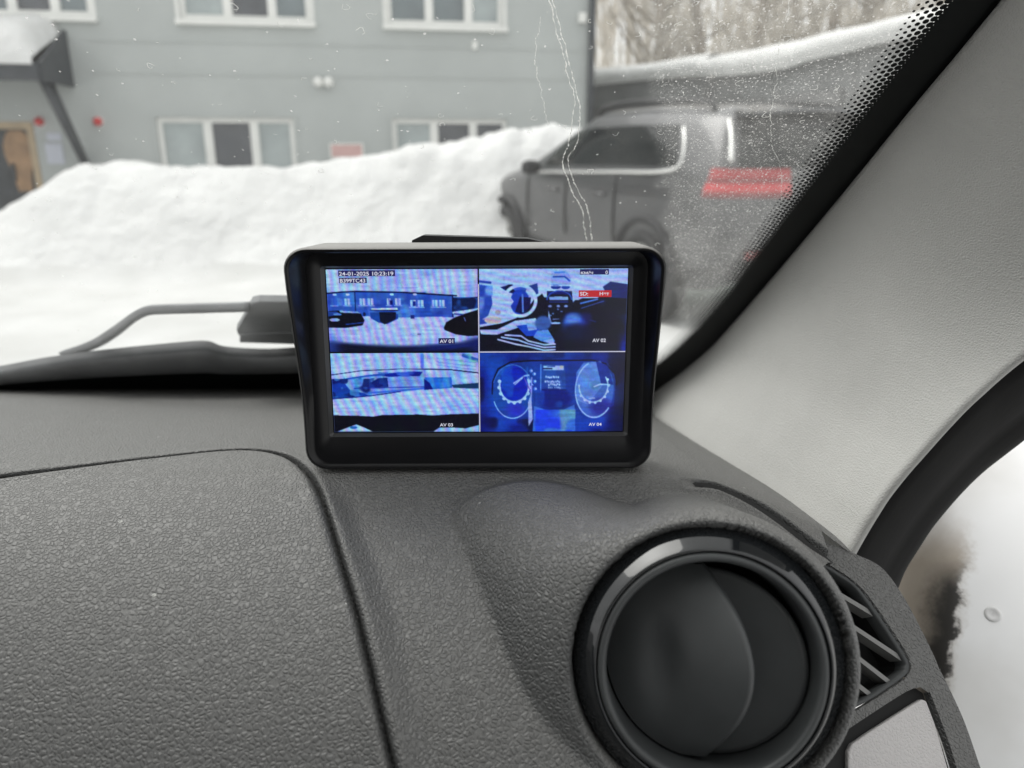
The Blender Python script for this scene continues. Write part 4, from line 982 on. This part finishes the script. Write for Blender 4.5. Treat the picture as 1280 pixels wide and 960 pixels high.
# ------------------------------------------------------------------ the monitor
tl_ = R(4.0); MS = Vector(np.array(ray(597, 441)) * .289) + O
MX = Vector((1, .000, .004)).normalized(); MY = Vector((0, math.sin(tl_), math.cos(tl_))); MZ = MX.cross(MY)
def mp3(x, y, z): return MS + MX * x + MY * y + MZ * z
mon = thing('dash_monitor', mp3(0, -.045, -.01), 'small black monitor showing four camera pictures, standing on the dashboard', 'monitor')
def rrect(hx, y0, y1, rad, z, n=10, zf=None):
    out = []
    for cx_, cy_, a0 in ((hx - rad, y1 - rad, 0), (-hx + rad, y1 - rad, 90), (-hx + rad, y0 + rad, 180), (hx - rad, y0 + rad, 270)):
        for k in range(n):
            a = R(a0 + 90 * k / (n - 1)); out.append((cx_ + rad * math.cos(a), cy_ + rad * math.sin(a)))
    # extra points along the straight sides so the hood curve is smooth
    full = []
    for i, p in enumerate(out):
        full.append(p); q = out[(i + 1) % len(out)]
        if i % n == n - 1:
            for s in range(1, 12): full.append((p[0] + (q[0] - p[0]) * s / 12, p[1] + (q[1] - p[1]) * s / 12))
    return [mp3(x, y, (zf(y) if zf else 0) + z) for x, y in full]
def hood(y): return .0018 + .0135 * float(sstep(-.030, .040, y)) ** 1.1
HX, Y0, Y1 = .0662, -.0452, .0398
vs, fs = loops([rrect(HX - .004, Y0 + .004, Y1 - .003, .006, -.0225), rrect(HX - .001, Y0 + .001, Y1 - .0006, .0075, -.0205), rrect(HX, Y0, Y1, .008, -.018), rrect(HX, Y0, Y1, .008, -.0006, zf=hood), rrect(HX - .0006, Y0 + .0006, Y1 - .0006, .0076, 0, zf=hood)], cap_first=True)
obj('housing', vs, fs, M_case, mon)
vs, fs = loops([rrect(HX - .0006, Y0 + .0006, Y1 - .0006, .0076, 0, zf=hood), rrect(HX - .0013, Y0 + .0012, Y1 - .0013, .0072, 0, zf=hood), rrect(HX - .0018, Y0 + .0017, Y1 - .0018, .0068, -.0008, zf=hood), rrect(HX - .0040, Y0 + .0022, Y1 - .0022, .0060, .0008)])
obj('hood_lip', vs, fs, M_bezel, mon)
SX, SY = .0556, .0313
vs, fs = loops([rrect(HX - .0040, Y0 + .0022, Y1 - .0022, .0060, .0008), rrect(SX + .0016, -SY - .0016, SY + .0012, .0016, .0006), rrect(SX + .0014, -SY - .0012, SY + .0010, .0013, .0004)])
bez = obj('bezel', vs, fs, M_bezel, mon)
vs, fs = loops([rrect(SX + .0014, -SY - .0012, SY + .0010, .0013, .0004), rrect(SX + .0001, -SY - .0001, SY + .0001, .0004, -.0010)]); obj('screen_bevel', vs, fs, mat('bevel_plastic', (.035, .035, .035), .35, var=.1), bez)
# mount behind
mb = MB(); hw = .0285
pl = [(-hw, -.010), (-hw + .002, .0012), (-hw + .006, .0030), (hw - .010, .0016), (hw - .003, .0002), (hw, -.010)]
MB().prism([mp3(x + .0005, Y1 - .0005 + y, -.0215) for x, y in pl], -MZ * .012).build('mount_plate', M_black, mon)
bevel(MB().prism([mp3(x, y, -.0238) for x, y in ((-.014, .03), (.014, .03), (.022, Y0 - .002), (-.022, Y0 - .002))], -MZ * .009).build('stand', M_black, mon), .002)
pb = dash_hit(597, 470)
# ---- the four live pictures: flat image content drawn onto the display cells
class Pic:
    def __init__(s, W=260, H=138):
        s.W, s.H = W, H; s.A = np.zeros((H, W, 3)); yy, xx = np.mgrid[0:H, 0:W]; s.x = xx / (W - 1) * 1200; s.y = yy / (H - 1) * 640
        s.nz = lambda sc_, sd: vnoise(s.x + 3000, s.y + 3000, sc_, sd)
    def fill(s, c): s.A[:] = np.array(c) / 255.
    def _put(s, m, c, a=1.0):
        m = (m * a)[..., None]; s.A = s.A * (1 - m) + m * (np.array(c) / 255. if not callable(c) else c(s))
    def poly(s, pts, c, a=1.0):
        m = np.zeros(s.x.shape)
        for ox in (-1.2, 1.2):
            for oy in (-1.2, 1.2): m += inside(s.x + ox, s.y + oy, pts) * .25
        s._put(m, c, a)
    def ell(s, cx, cy, rx, ry, c, a=1.0, soft=.06):
        d = np.sqrt(((s.x - cx) / rx) ** 2 + ((s.y - cy) / ry) ** 2); s._put(1 - sstep(1 - soft, 1 + soft, d), c, a)
    def ringe(s, cx, cy, rx, ry, w_, c, a0=0, a1=360, a=1.0):
        d = np.sqrt(((s.x - cx) / rx) ** 2 + ((s.y - cy) / ry) ** 2); m = (1 - sstep(w_ * .7, w_ * 1.3, np.abs(d - 1) * min(rx, ry)))
        th = np.degrees(np.arctan2(-(s.y - cy) / ry, (s.x - cx) / rx)) % 360
        k = ((th - a0) % 360) <= ((a1 - a0) if a1 - a0 < 360 else 361); s._put(m * k, c, a)
    def line(s, pts, w_, c, a=1.0):
        P2 = np.stack([s.x.ravel(), s.y.ravel()], -1); d = dist_poly(P2, np.array(pts, float)).reshape(s.x.shape) if len(pts) > 1 else 9
        s._put(1 - sstep(w_ * .35, w_ * .75 + 1.2, d), c, a)
    def blotch(s, c, sc_, sd, lo, hi, box=None, a=1.0):
        m = sstep(lo, hi, s.nz(sc_, sd) + .5)
        if box: m = m * ((s.x > box[0]) & (s.x < box[2]) & (s.y > box[1]) & (s.y < box[3]))
        s._put(m, c, a)
    def moire(s, ang, wl, amt):
        B = np.pad(s.A, ((1, 1), (1, 1), (0, 0)), 'edge'); s.A = .5 * s.A + .125 * (B[2:, 1:-1] + B[:-2, 1:-1] + B[1:-1, 2:] + B[1:-1, :-2])
        s.A *= ((1 + .16 * vnoise(s.x + 900, s.y * 7 + 900, .010, 71) + .10 * vnoise(s.x + 900, s.y + 900, .05, 72)) * (.45 + .6 * np.clip(s.A.mean(-1), 0, 1) ** .5))[..., None]
        s.A += .05 * np.stack([vnoise(s.x + 50, s.y + 80, .012, 74), vnoise(s.x + 50, s.y + 80, .014, 75), vnoise(s.x, s.y, .011, 76) * .4], -1); s.A = np.clip(s.A, 0, 1)
        br = s.A.mean(-1); k = sstep(.35, .8, br)
        ph_ = (s.x * math.cos(R(ang)) + s.y * math.sin(R(ang))) / wl * 2 * math.pi + 1.2 * s.nz(.004, 9) * 6
        s.A += (k * amt)[..., None] * np.stack([np.sin(ph_) * .75, np.sin(ph_ + 1.6) * .75, np.sin(ph_ + 3.6) * .6], -1)
        s.A += (k * .028 + .006)[..., None] * rng.standard_normal(s.A.shape)
        s.A = np.clip(s.A, 0, 1) ** 1.12; g_ = s.A.mean(-1, keepdims=True); s.A = np.clip((g_ + (s.A - g_) * 1.3) * np.array([.84, .99, 1.06]), 0, 1)
LIL = (203, 203, 240); NAV = (6, 14, 48); BLU = (58, 108, 200); MID = (96, 138, 214); DRK = (14, 30, 96)
def q1():
    p = Pic(); p.fill((205, 204, 238))
    p.blotch((188, 190, 236), .006, 4, .45, .75)
    p.line([(560, 140), (640, 143), (720, 140)], 6, (160, 165, 215)); p.line([(590, 105), (600, 135)], 5, (170, 175, 220))
    p.poly([(0, 182), (120, 172), (230, 168), (600, 176), (1000, 200), (1000, 375), (0, 380)], (84, 118, 200))
    p.blotch((120, 156, 220), .012, 6, .45, .7, (0, 176, 1000, 375), .8); p.blotch((60, 96, 190), .02, 16, .5, .75, (0, 176, 1000, 375), .6)
    p.line([(0, 182), (120, 172), (230, 168), (600, 176), (1030, 204)], 9, (18, 26, 84)); p.line([(222, 172), (222, 315)], 6, DRK)
    for x in (30, 135, 255, 320, 475, 540, 660, 720, 835, 890):
        w_ = 46 if x != 475 else 30; c = (196, 202, 238) if x > 100 else (90, 130, 205)
        y = 222 + (x > 600) * 14; p.poly([(x, y), (x + w_, y), (x + w_, y + 52), (x, y + 50)], c)
        p.line([(x + w_ / 2, y), (x + w_ / 2, y + 50)], 3, BLU)
        p.line([(x - 8, y + 56), (x + w_ + 8, y + 57)], 4, (190, 200, 240))
    p.poly([(498, 238), (522, 238), (522, 272), (498, 272)], (24, 40, 120)); p.poly([(682, 246), (704, 246), (704, 282), (682, 282)], (40, 60, 150))
    for x in (60, 165, 515, 700): p.ell(x, 192, 16, 9, (220, 228, 250))
    p.poly([(995, 215), (1210, 215), (1210, 330), (995, 330)], (60, 98, 170)); p.blotch((20, 40, 96), .02, 8, .45, .6, (1000, 220, 1210, 320)); p.line([(1000, 238), (1210, 216)], 5, DRK)
    p.line([(1000, 200), (1000, 368)], 8, (16, 30, 92))
    p.poly([(0, 372), (330, 360), (400, 400), (560, 372), (880, 366), (1000, 372), (1210, 320), (1210, 560), (0, 560)], (206, 202, 240))
    p.poly([(995, 330), (1210, 300), (1210, 345), (1000, 348)], (214, 218, 245))
    p.poly([(335, 330), (560, 345), (560, 380), (470, 424), (400, 410), (340, 375)], (52, 92, 176)); p.poly([(410, 330), (545, 330), (540, 385), (450, 425), (415, 400)], (12, 22, 66))
    p.poly([(350, 300), (555, 294), (560, 312), (340, 310)], (224, 220, 226)); p.line([(340, 312), (560, 316)], 5, DRK)
    p.poly([(660, 352), (690, 352), (690, 380), (660, 380)], (50, 64, 140)); p.ell(290, 345, 12, 16, (30, 40, 100))
    p.poly([(0, 322), (90, 314), (200, 326), (262, 340), (290, 392), (272, 432), (130, 452), (0, 448)], (8, 12, 40))
    p.poly([(0, 325), (70, 322), (100, 345), (0, 362)], (60, 90, 170)); p.poly([(88, 314), (240, 326), (262, 338), (100, 332)], (180, 190, 230)); p.ell(50, 388, 42, 13, (190, 196, 236)); p.ell(75, 345, 34, 9, (130, 160, 225)); p.line([(140, 424), (280, 410)], 6, (70, 96, 180))
    p.poly([(925, 452), (945, 410), (1010, 375), (1090, 345), (1210, 310), (1210, 515), (1120, 520), (1020, 505), (930, 470)], (5, 8, 30))
    p.line([(1090, 375), (1100, 400)], 5, (150, 160, 210)); p.line([(1010, 345), (1080, 350)], 8, (70, 90, 160))
    y0 = 548 + 40 * np.sin(np.clip(p.x / 1200, 0, 1) * math.pi)
    p._put(sstep(-14, 34, p.y - y0), (12, 20, 62)); p._put(sstep(0, 60, p.y - y0 + 10) * sstep(500, 900, p.x) * (1 - sstep(0, 50, p.y - y0 - 25)), (52, 80, 180), .7)
    p._put(sstep(1050, 1210, p.x) * sstep(500, 560, p.y), (30, 46, 120), .9); p._put(sstep(150, 0, p.x) * sstep(440, 560, p.y), (96, 124, 210), .6)
    p.line([(715, 503), (735, 503)], 5, (110, 110, 160))
    p.moire(-12, 62, .075); return p
def q2():
    p = Pic(); p.fill((202, 203, 240))
    p.poly([(0, 120), (90, 130), (110, 300), (60, 420), (0, 430)], (70, 100, 190)); p.blotch((150, 170, 225), .012, 3, .4, .7, (0, 120, 110, 420)); p.line([(0, 95), (90, 105)], 16, (70, 90, 180))
    p.poly([(500, 220), (560, 220), (560, 420), (1200, 420), (1200, 640), (0, 640), (0, 450), (180, 420), (300, 380), (340, 330), (470, 330)], (8, 14, 46))
    p.poly([(170, 140), (250, 120), (330, 130), (380, 170), (300, 200), (220, 170)], (20, 40, 120)); p.ell(250, 150, 40, 32, (16, 26, 80)); p.ell(330, 150, 55, 26, (90, 120, 205)); p.poly([(400, 130), (470, 110), (480, 190), (450, 200)], (60, 80, 160))
    p.poly([(340, 380), (440, 240), (510, 190), (560, 280), (560, 380), (400, 385)], (10, 16, 50))
    p.ell(330, 255, 78, 98, (56, 90, 196)); p.poly([(330, 215), (420, 220), (410, 300), (350, 350), (290, 330)], (20, 30, 100)); p.line([(350, 200), (355, 330)], 12, (130, 160, 225))
    p.ringe(330, 245, 128, 118, 13, (214, 216, 246)); p.ringe(330, 245, 112, 104, 5, (90, 116, 200), 300, 60)
    p.poly([(20, 390), (180, 380), (280, 250), (250, 210), (180, 190), (110, 260), (70, 360)], (204, 202, 238)); p.ell(110, 395, 70, 30, (222, 188, 196)); p.ell(150, 335, 24, 20, (196, 170, 190))
    # console
    p.poly([(585, 20), (700, 10), (745, 70), (730, 130), (580, 140)], (176, 184, 232)); p.line([(600, 62), (690, 60), (730, 92)], 10, (56, 96, 190)); p.line([(610, 30), (690, 26)], 7, (90, 140, 215)); p.ell(620, 140, 40, 17, (40, 70, 160)); p.ell(700, 142, 34, 15, (50, 90, 180)); p.line([(570, 130), (740, 130)], 4, (220, 225, 250))
    p.poly([(550, 170), (750, 172), (760, 260), (720, 420), (590, 420), (548, 260)], (10, 18, 56)); p.poly([(552, 174), (746, 176), (742, 198), (556, 196)], (20, 44, 140)); p.ringe(650, 240, 100, 70, 5, (70, 100, 190), 0, 180)
    p.poly([(565, 216), (640, 212), (720, 216), (724, 240), (570, 240)], (176, 186, 230)); p.line([(570, 255), (720, 255)], 5, (60, 80, 160))
    for x in (575, 642, 705): p.ell(x, 288, 16, 9, (160, 168, 210))
    for x, y in ((580, 360), (670, 330), (600, 345), (640, 312)): p.ell(x, y, 9, 6, (130, 140, 190))
    p.ell(620, 420, 44, 9, (200, 206, 240)); p.line([(600, 390), (650, 388)], 5, (150, 160, 205))
    # dark coat on the right with pale knee, sleeve
    p.poly([(760, 260), (840, 226), (960, 226), (1060, 150), (1100, 120), (1200, 140), (1200, 640), (620, 640), (610, 500), (700, 440)], (10, 16, 54)); p.poly([(1000, 140), (1060, 100), (1200, 120), (1200, 230), (1050, 220)], (44, 60, 130)); p.blotch((24, 40, 110), .008, 12, .5, .75, (700, 230, 1200, 560))
    p.line([(820, 268), (960, 235)], 10, (120, 150, 220)); p.line([(830, 305), (1010, 250)], 5, (100, 120, 190)); p.ell(790, 280, 30, 40, (10, 16, 50))
    p.ell(770, 440, 92, 96, (74, 106, 196), 1, .35); p.ell(760, 390, 60, 46, (130, 160, 222), .8, .5); p.ell(800, 500, 150, 70, (14, 22, 70), .9, .4); p.line([(900, 396), (950, 410)], 6, (50, 70, 140))
    # sleeve, hand, stripes
    p.poly([(0, 470), (140, 470), (290, 400), (460, 380), (480, 420), (330, 450), (140, 510), (10, 505)], (206, 204, 240)); p.poly([(300, 440), (470, 420), (500, 470), (460, 520), (380, 520)], (52, 100, 206)); p.poly([(380, 420), (470, 410), (470, 470), (400, 480)], (160, 178, 228))
    p.ell(520, 420, 66, 58, (92, 120, 180), 1, .2); p.poly([(470, 480), (560, 470), (620, 560), (600, 590), (500, 560), (440, 530)], (128, 166, 226)); p.poly([(520, 560), (600, 540), (620, 590)], (190, 200, 240))
    for k in range(3):
        o_ = k * 22; p.line([(150 + 30 * (2 - k), 512 + o_ * .8 ), (300 + 20 * (2 - k), 520 + o_ * 1.5), (400, 560 + o_), (530, 590 + o_), (620, 585 + o_)], 11, (212, 212, 244))
    p._put(sstep(1120, 1190, p.x) * sstep(430, 640, p.y), (30, 70, 200), .8)
    p.moire(-80, 48, .05); return p
def q3():
    p = Pic(); p.fill((206, 204, 240)); p.blotch((186, 196, 240), .005, 2, .45, .8)
    p.poly([(0, 215), (150, 195), (420, 160), (740, 130), (770, 120), (770, 290), (560, 310), (300, 345), (0, 360)], (158, 176, 228))
    p.line([(0, 172), (240, 140), (560, 126), (760, 128), (960, 132), (1200, 160)], 5, (60, 60, 110)); p.line([(770, 130), (960, 132), (1200, 160)], 6, (16, 24, 80))
    p.poly([(330, 170), (500, 158), (700, 146), (745, 150), (720, 185), (600, 182), (480, 190)], (30, 54, 168)); p.blotch((100, 130, 215), .02, 3, .5, .7, (380, 150, 720, 190), .8)
    p.line([(120, 205), (300, 180), (430, 172)], 12, (70, 110, 200)); p.blotch((60, 130, 180), .03, 5, .55, .7, (100, 180, 430, 215))
    p.poly([(0, 205), (80, 210), (150, 300), (260, 320), (300, 345), (0, 365)], (44, 92, 186)); p.blotch((24, 50, 130), .018, 7, .5, .7, (0, 205, 320, 362), .9); p.blotch((110, 160, 215), .025, 17, .55, .7, (0, 205, 320, 352), .8)
    p.poly([(305, 240), (380, 200), (455, 195), (462, 270), (305, 275)], (26, 54, 140)); p.blotch((50, 90, 170), .03, 19, .5, .7, (305, 200, 462, 275), .7)
    p.line([(180, 282), (460, 276), (760, 270)], 5, (50, 80, 180)); p.line([(480, 225), (740, 215)], 3, (140, 160, 220)); p.line([(300, 318), (560, 300), (760, 282)], 12, (90, 130, 215))
    p.line([(745, 15), (742, 110)], 24, (120, 140, 225), .8)
    p.poly([(760, 195), (980, 195), (985, 280), (760, 300)], (74, 130, 215)); p.blotch((110, 170, 225), .015, 9, .5, .7, (780, 195, 990, 280), .7); p.poly([(755, 205), (800, 240), (830, 300), (755, 300)], (26, 44, 150))
    p.poly([(980, 255), (1200, 240), (1200, 285), (1000, 290)], (40, 80, 120)); p.line([(1080, 20), (1200, 60)], 24, (70, 110, 190)); p.blotch((150, 200, 210), .03, 6, .5, .7, (1040, 10, 1200, 100), .8)
    for y in (40, 70, 95): p.line([(860, y), (1180, y + 40)], 3, (150, 160, 215))
    p.poly([(0, 372), (300, 348), (600, 312), (800, 292), (1000, 280), (1200, 288), (1200, 505), (0, 505)], (204, 206, 240)); p.blotch((186, 196, 246), .006, 22, .5, .75, (0, 380, 1200, 505)); p.line([(0, 366), (300, 344), (560, 308)], 6, (50, 60, 150))
    p.poly([(0, 500), (200, 505), (330, 512), (400, 500), (700, 496), (820, 505), (960, 496), (1200, 490), (1200, 640), (0, 640)], (6, 12, 36))
    p.poly([(20, 636), (130, 594), (185, 576), (240, 598), (320, 636)], (206, 212, 236)); p.ell(160, 602, 30, 12, (60, 130, 200)); p.poly([(820, 638), (870, 605), (1000, 606), (1090, 612), (1200, 585), (1200, 640)], (190, 204, 232))
    p.moire(-20, 70, .085); return p
def q4():
    p = Pic(); p.fill((24, 52, 150)); p.blotch((60, 110, 196), .006, 31, .35, .75, None, .8); p.blotch((14, 22, 78), .009, 33, .5, .8, None, .8)
    p._put(1 - sstep(0, 120, p.y), (40, 80, 150), .5); p._put(sstep(1000, 1200, p.x), (8, 14, 56), .7); p._put((1 - sstep(0, 140, p.x)) * sstep(250, 600, p.y), (10, 20, 120), .7)
    p.poly([(120, 130), (240, 72), (500, 60), (930, 60), (1060, 90), (1130, 180), (1120, 420), (1000, 530), (840, 540), (420, 540), (250, 530), (130, 420), (100, 260)], (48, 88, 168), .8)
    p.line([(100, 330), (105, 230), (150, 130), (250, 76), (420, 64), (930, 62), (1040, 90), (1120, 170), (1140, 260)], 9, (8, 12, 52))
    p.ell(270, 315, 165, 215, (58, 104, 176), .9); p.ell(285, 245, 120, 140, (28, 62, 186)); p.blotch((60, 120, 200), .012, 35, .5, .75, (180, 110, 400, 380), .7); p.ell(290, 460, 80, 55, (90, 80, 205), .7, .5)
    p.ringe(270, 315, 165, 215, 4, (190, 204, 234), 200, 340); p.ringe(270, 315, 168, 218, 3, (110, 150, 215), 20, 160)
    p.ringe(285, 265, 122, 132, 7, (214, 216, 244), 160, 385)
    for k in range(11):
        a = R(165 + 21 * k); x, y = 285 + 128 * math.cos(a), 265 - 138 * math.sin(a); p.ell(x, y, 15, 15, (220, 222, 246), 1, .2)
    p.line([(280, 245), (370, 185), (405, 180)], 9, (200, 210, 240)); p.line([(290, 255), (350, 205)], 6, (220, 228, 250)); p.line([(360, 190), (430, 330)], 5, (160, 120, 190)); p.line([(385, 180), (440, 260)], 4, (200, 200, 240))
    p.poly([(400, 400), (425, 330), (440, 540), (405, 600)], (206, 200, 226)); p.line([(430, 200), (425, 380)], 8, (190, 176, 226))
    for x, y in ((425, 145), (450, 170), (455, 230), (460, 290)): p.ell(x, y, 15, 15, (110, 150, 220)); p.ell(x + 4, y, 8, 8, (210, 216, 244))
    p.poly([(515, 95), (705, 98), (715, 300), (515, 300)], (62, 104, 170)); p.line([(505, 95), (505, 330), (490, 360)], 7, (140, 180, 225)); p.line([(515, 300), (715, 300)], 4, NAV)
    p.poly([(525, 105), (695, 105), (695, 140), (525, 140)], (200, 206, 230)); p.line([(525, 128), (595, 128)], 9, (16, 24, 80)); p.ell(675, 115, 16, 12, (226, 214, 190)); p.line([(560, 112), (620, 110)], 5, (60, 90, 170))
    for y, x0, x1 in ((196, 550, 655), (232, 545, 670), (256, 575, 665), (284, 570, 600), (284, 625, 680)):
        p.line([(x0, y), (x1, y)], 18, (96, 132, 190)); r_ = random.Random(y + x0)
        for x in range(x0, x1, 14): p.ell(x + r_.uniform(-3, 3), y + r_.uniform(-5, 5), 6, 9, (222, 226, 244), 1, .3)
    p.ell(610, 370, 150, 85, (20, 44, 140), .9, .2); p.blotch((64, 110, 190), .012, 41, .5, .7, (460, 300, 760, 440), .6); p.poly([(450, 430), (560, 465), (700, 460), (790, 420), (800, 640), (440, 640)], (104, 146, 212)); p.blotch((60, 90, 226), .012, 47, .5, .7, (450, 460, 800, 640), .8); p.blotch((150, 180, 190), .010, 48, .55, .8, (450, 460, 800, 640), .8)
    p.ell(955, 300, 160, 225, (110, 140, 196), .95); p.poly([(860, 80), (1000, 70), (1070, 200), (900, 420), (800, 380), (800, 160)], (152, 176, 220), .7); p.ell(1010, 440, 90, 70, (60, 50, 150), .7, .5); p.poly([(960, 70), (1060, 100), (1110, 260), (1010, 260)], (28, 56, 150), .8)
    p.ringe(955, 300, 160, 225, 5, (196, 208, 236), 110, 320); p.ringe(945, 270, 120, 130, 6, (214, 212, 226), 175, 395)
    for k in range(9):
        a = R(215 + 21 * k); x, y = 945 + 126 * math.cos(a), 270 - 136 * math.sin(a); p.ell(x, y, 11, 11, (224, 224, 244), 1, .2)
    p.ell(960, 262, 46, 36, (120, 160, 190), .8); p.line([(950, 275), (1000, 255), (1080, 258)], 8, (214, 220, 244)); p.line([(910, 370), (955, 368)], 8, (200, 190, 220))
    p.moire(-55, 120, .03); p.A *= np.array([.92, .95, 1.05]); p.A = np.clip(p.A, 0, 1); return p
M_lcd = bpy.data.materials.new('lcd_picture'); M_lcd.use_nodes = True
t = M_lcd.node_tree; b = t.nodes['Principled BSDF']; at_ = t.nodes.new('ShaderNodeVertexColor'); at_.layer_name = 'Col'
b.inputs['Base Color'].default_value = (.006, .006, .008, 1); b.inputs['Roughness'].default_value = .25
t.links.new(at_.outputs[0], b.inputs['Emission Color']); LCD = 1.0 / 2 ** sc.view_settings.exposure * .84
b.inputs['Emission Strength'].default_value = LCD
def emit(name, c):
    m = bpy.data.materials.new(name); m.use_nodes = True; b = m.node_tree.nodes['Principled BSDF']; b.inputs['Base Color'].default_value = (.006, .006, .008, 1)
    lin = [((q / 255 + .055) / 1.055) ** 2.4 if q > 10 else q / 255 / 12.9 for q in c]; b.inputs['Emission Color'].default_value = (*lin, 1); b.inputs['Emission Strength'].default_value = LCD; return m
M_tw, M_tb, M_tr = emit('lcd_text_white', (232, 234, 250)), emit('lcd_text_box', (18, 18, 92)), emit('lcd_text_red', (196, 34, 44))
scr = obj('screen', [mp3(x, y, -.0013) for x, y in ((-SX, -SY), (SX, -SY), (SX, SY), (-SX, SY))], [(0, 1, 2, 3)], M_bezel, mon, smooth=False)
views = {}
for nm, fn, x0, x1, y0, y1 in (('01', q1, -.0553, .0002, .0004, .0310), ('02', q2, .0008, .0553, .0004, .0310), ('03', q3, -.0553, .0002, -.0310, -.0002), ('04', q4, .0008, .0553, -.0310, -.0002)):
    p = fn(); Hh, Ww = p.H, p.W
    vs = [mp3(x0 + (x1 - x0) * i / (Ww - 1), y1 + (y0 - y1) * j / (Hh - 1), -.0010) for j in range(Hh) for i in range(Ww)]
    o = obj('camera_view', vs, [(j * Ww + i, (j + 1) * Ww + i, (j + 1) * Ww + i + 1, j * Ww + i + 1) for j in range(Hh - 1) for i in range(Ww - 1)], M_lcd, scr, smooth=False)
    ca = o.data.color_attributes.new('Col', 'FLOAT_COLOR', 'POINT'); a = p.A.reshape(-1, 3); lin = np.where(a <= .04045, a / 12.92, ((a + .055) / 1.055) ** 2.4)
    ca.data.foreach_set('color', np.concatenate([lin, np.ones((len(lin), 1))], 1).ravel()); views[nm] = (o, x0, x1, y0, y1)
    tag(o, {'01': 'picture of a building and parked cars on snow', '02': 'picture of a car cabin with a red caption', '03': 'picture of a long low building over snow', '04': 'picture of an instrument cluster'}[nm])
# thin pale cross between the pictures
mb = MB(); mb.add([mp3(x, y, -.00095) for x, y in ((.0003, -.031), (.0007, -.031), (.0007, .0255), (.0003, .0255))], [(0, 1, 2, 3)]); mb.add([mp3(x, y, -.00093) for x, y in ((.0008, -.0001), (.0553, -.0001), (.0553, .0003), (.0008, .0003))], [(0, 1, 2, 3)])
mb.build('divider', emit('lcd_line', (205, 206, 232)), scr)
def text(s, nm, px, py, h, w_, box=None, bcol=None, m=M_tw):
    """px, py in 1200x640 picture units: left and top of the characters"""
    ob, x0, x1, y0, y1 = views[nm]; sx2 = (x1 - x0) / 1200; sy2 = (y1 - y0) / 640
    cu = bpy.data.curves.new('t', 'FONT'); cu.body = s; cu.size = 1; cu.offset = .012; to = bpy.data.objects.new('t', cu); C.objects.link(to)
    bpy.context.view_layer.update(); me = bpy.data.meshes.new_from_object(to.evaluated_get(bpy.context.evaluated_depsgraph_get()))
    bpy.data.objects.remove(to); V = np.array([v.co[:] for v in me.vertices]); fs = [tuple(p.vertices) for p in me.polygons]; bpy.data.meshes.remove(me)
    V[:, 0] -= V[:, 0].min(); V[:, 0] /= V[:, 0].max(); V[:, 1] -= V[:, 1].min(); V[:, 1] /= V[:, 1].max()
    P3 = [mp3(x0 + (px + a * w_) * sx2, y1 - (py + (1 - b_) * h) * sy2, -.0007) for a, b_ in V[:, :2]]
    if box:
        bx = [mp3(x0 + a * sx2, y1 - b_ * sy2, -.00085) for a, b_ in ((box[0], box[3]), (box[2], box[3]), (box[2], box[1]), (box[0], box[1]))]; obj('caption_box', bx, [(0, 1, 2, 3)], bcol or M_tb, scr, smooth=False)
    obj('caption', P3, fs, m, scr, smooth=False)
text('24-01-2025 10:23:19', '01', 105, 17, 30, 430, (98, 6, 548, 52))
text('B399TC43', '01', 110, 70, 30, 200, (102, 62, 322, 104))
text('AV 01', '01', 890, 544, 28, 108, (880, 534, 1012, 580))
text('км/ч', '02', 820, 18, 24, 98, (812, 4, 1046, 46)); text('0', '02', 1018, 16, 26, 18)
text('SD:', '02', 816, 178, 28, 66, (806, 166, 1072, 218), M_tr); text('Нет', '02', 976, 178, 28, 76)
text('AV 02', '02', 926, 542, 28, 110); text('AV 03', '03', 876, 568, 26, 108); text('AV 04', '04', 912, 568, 26, 108)
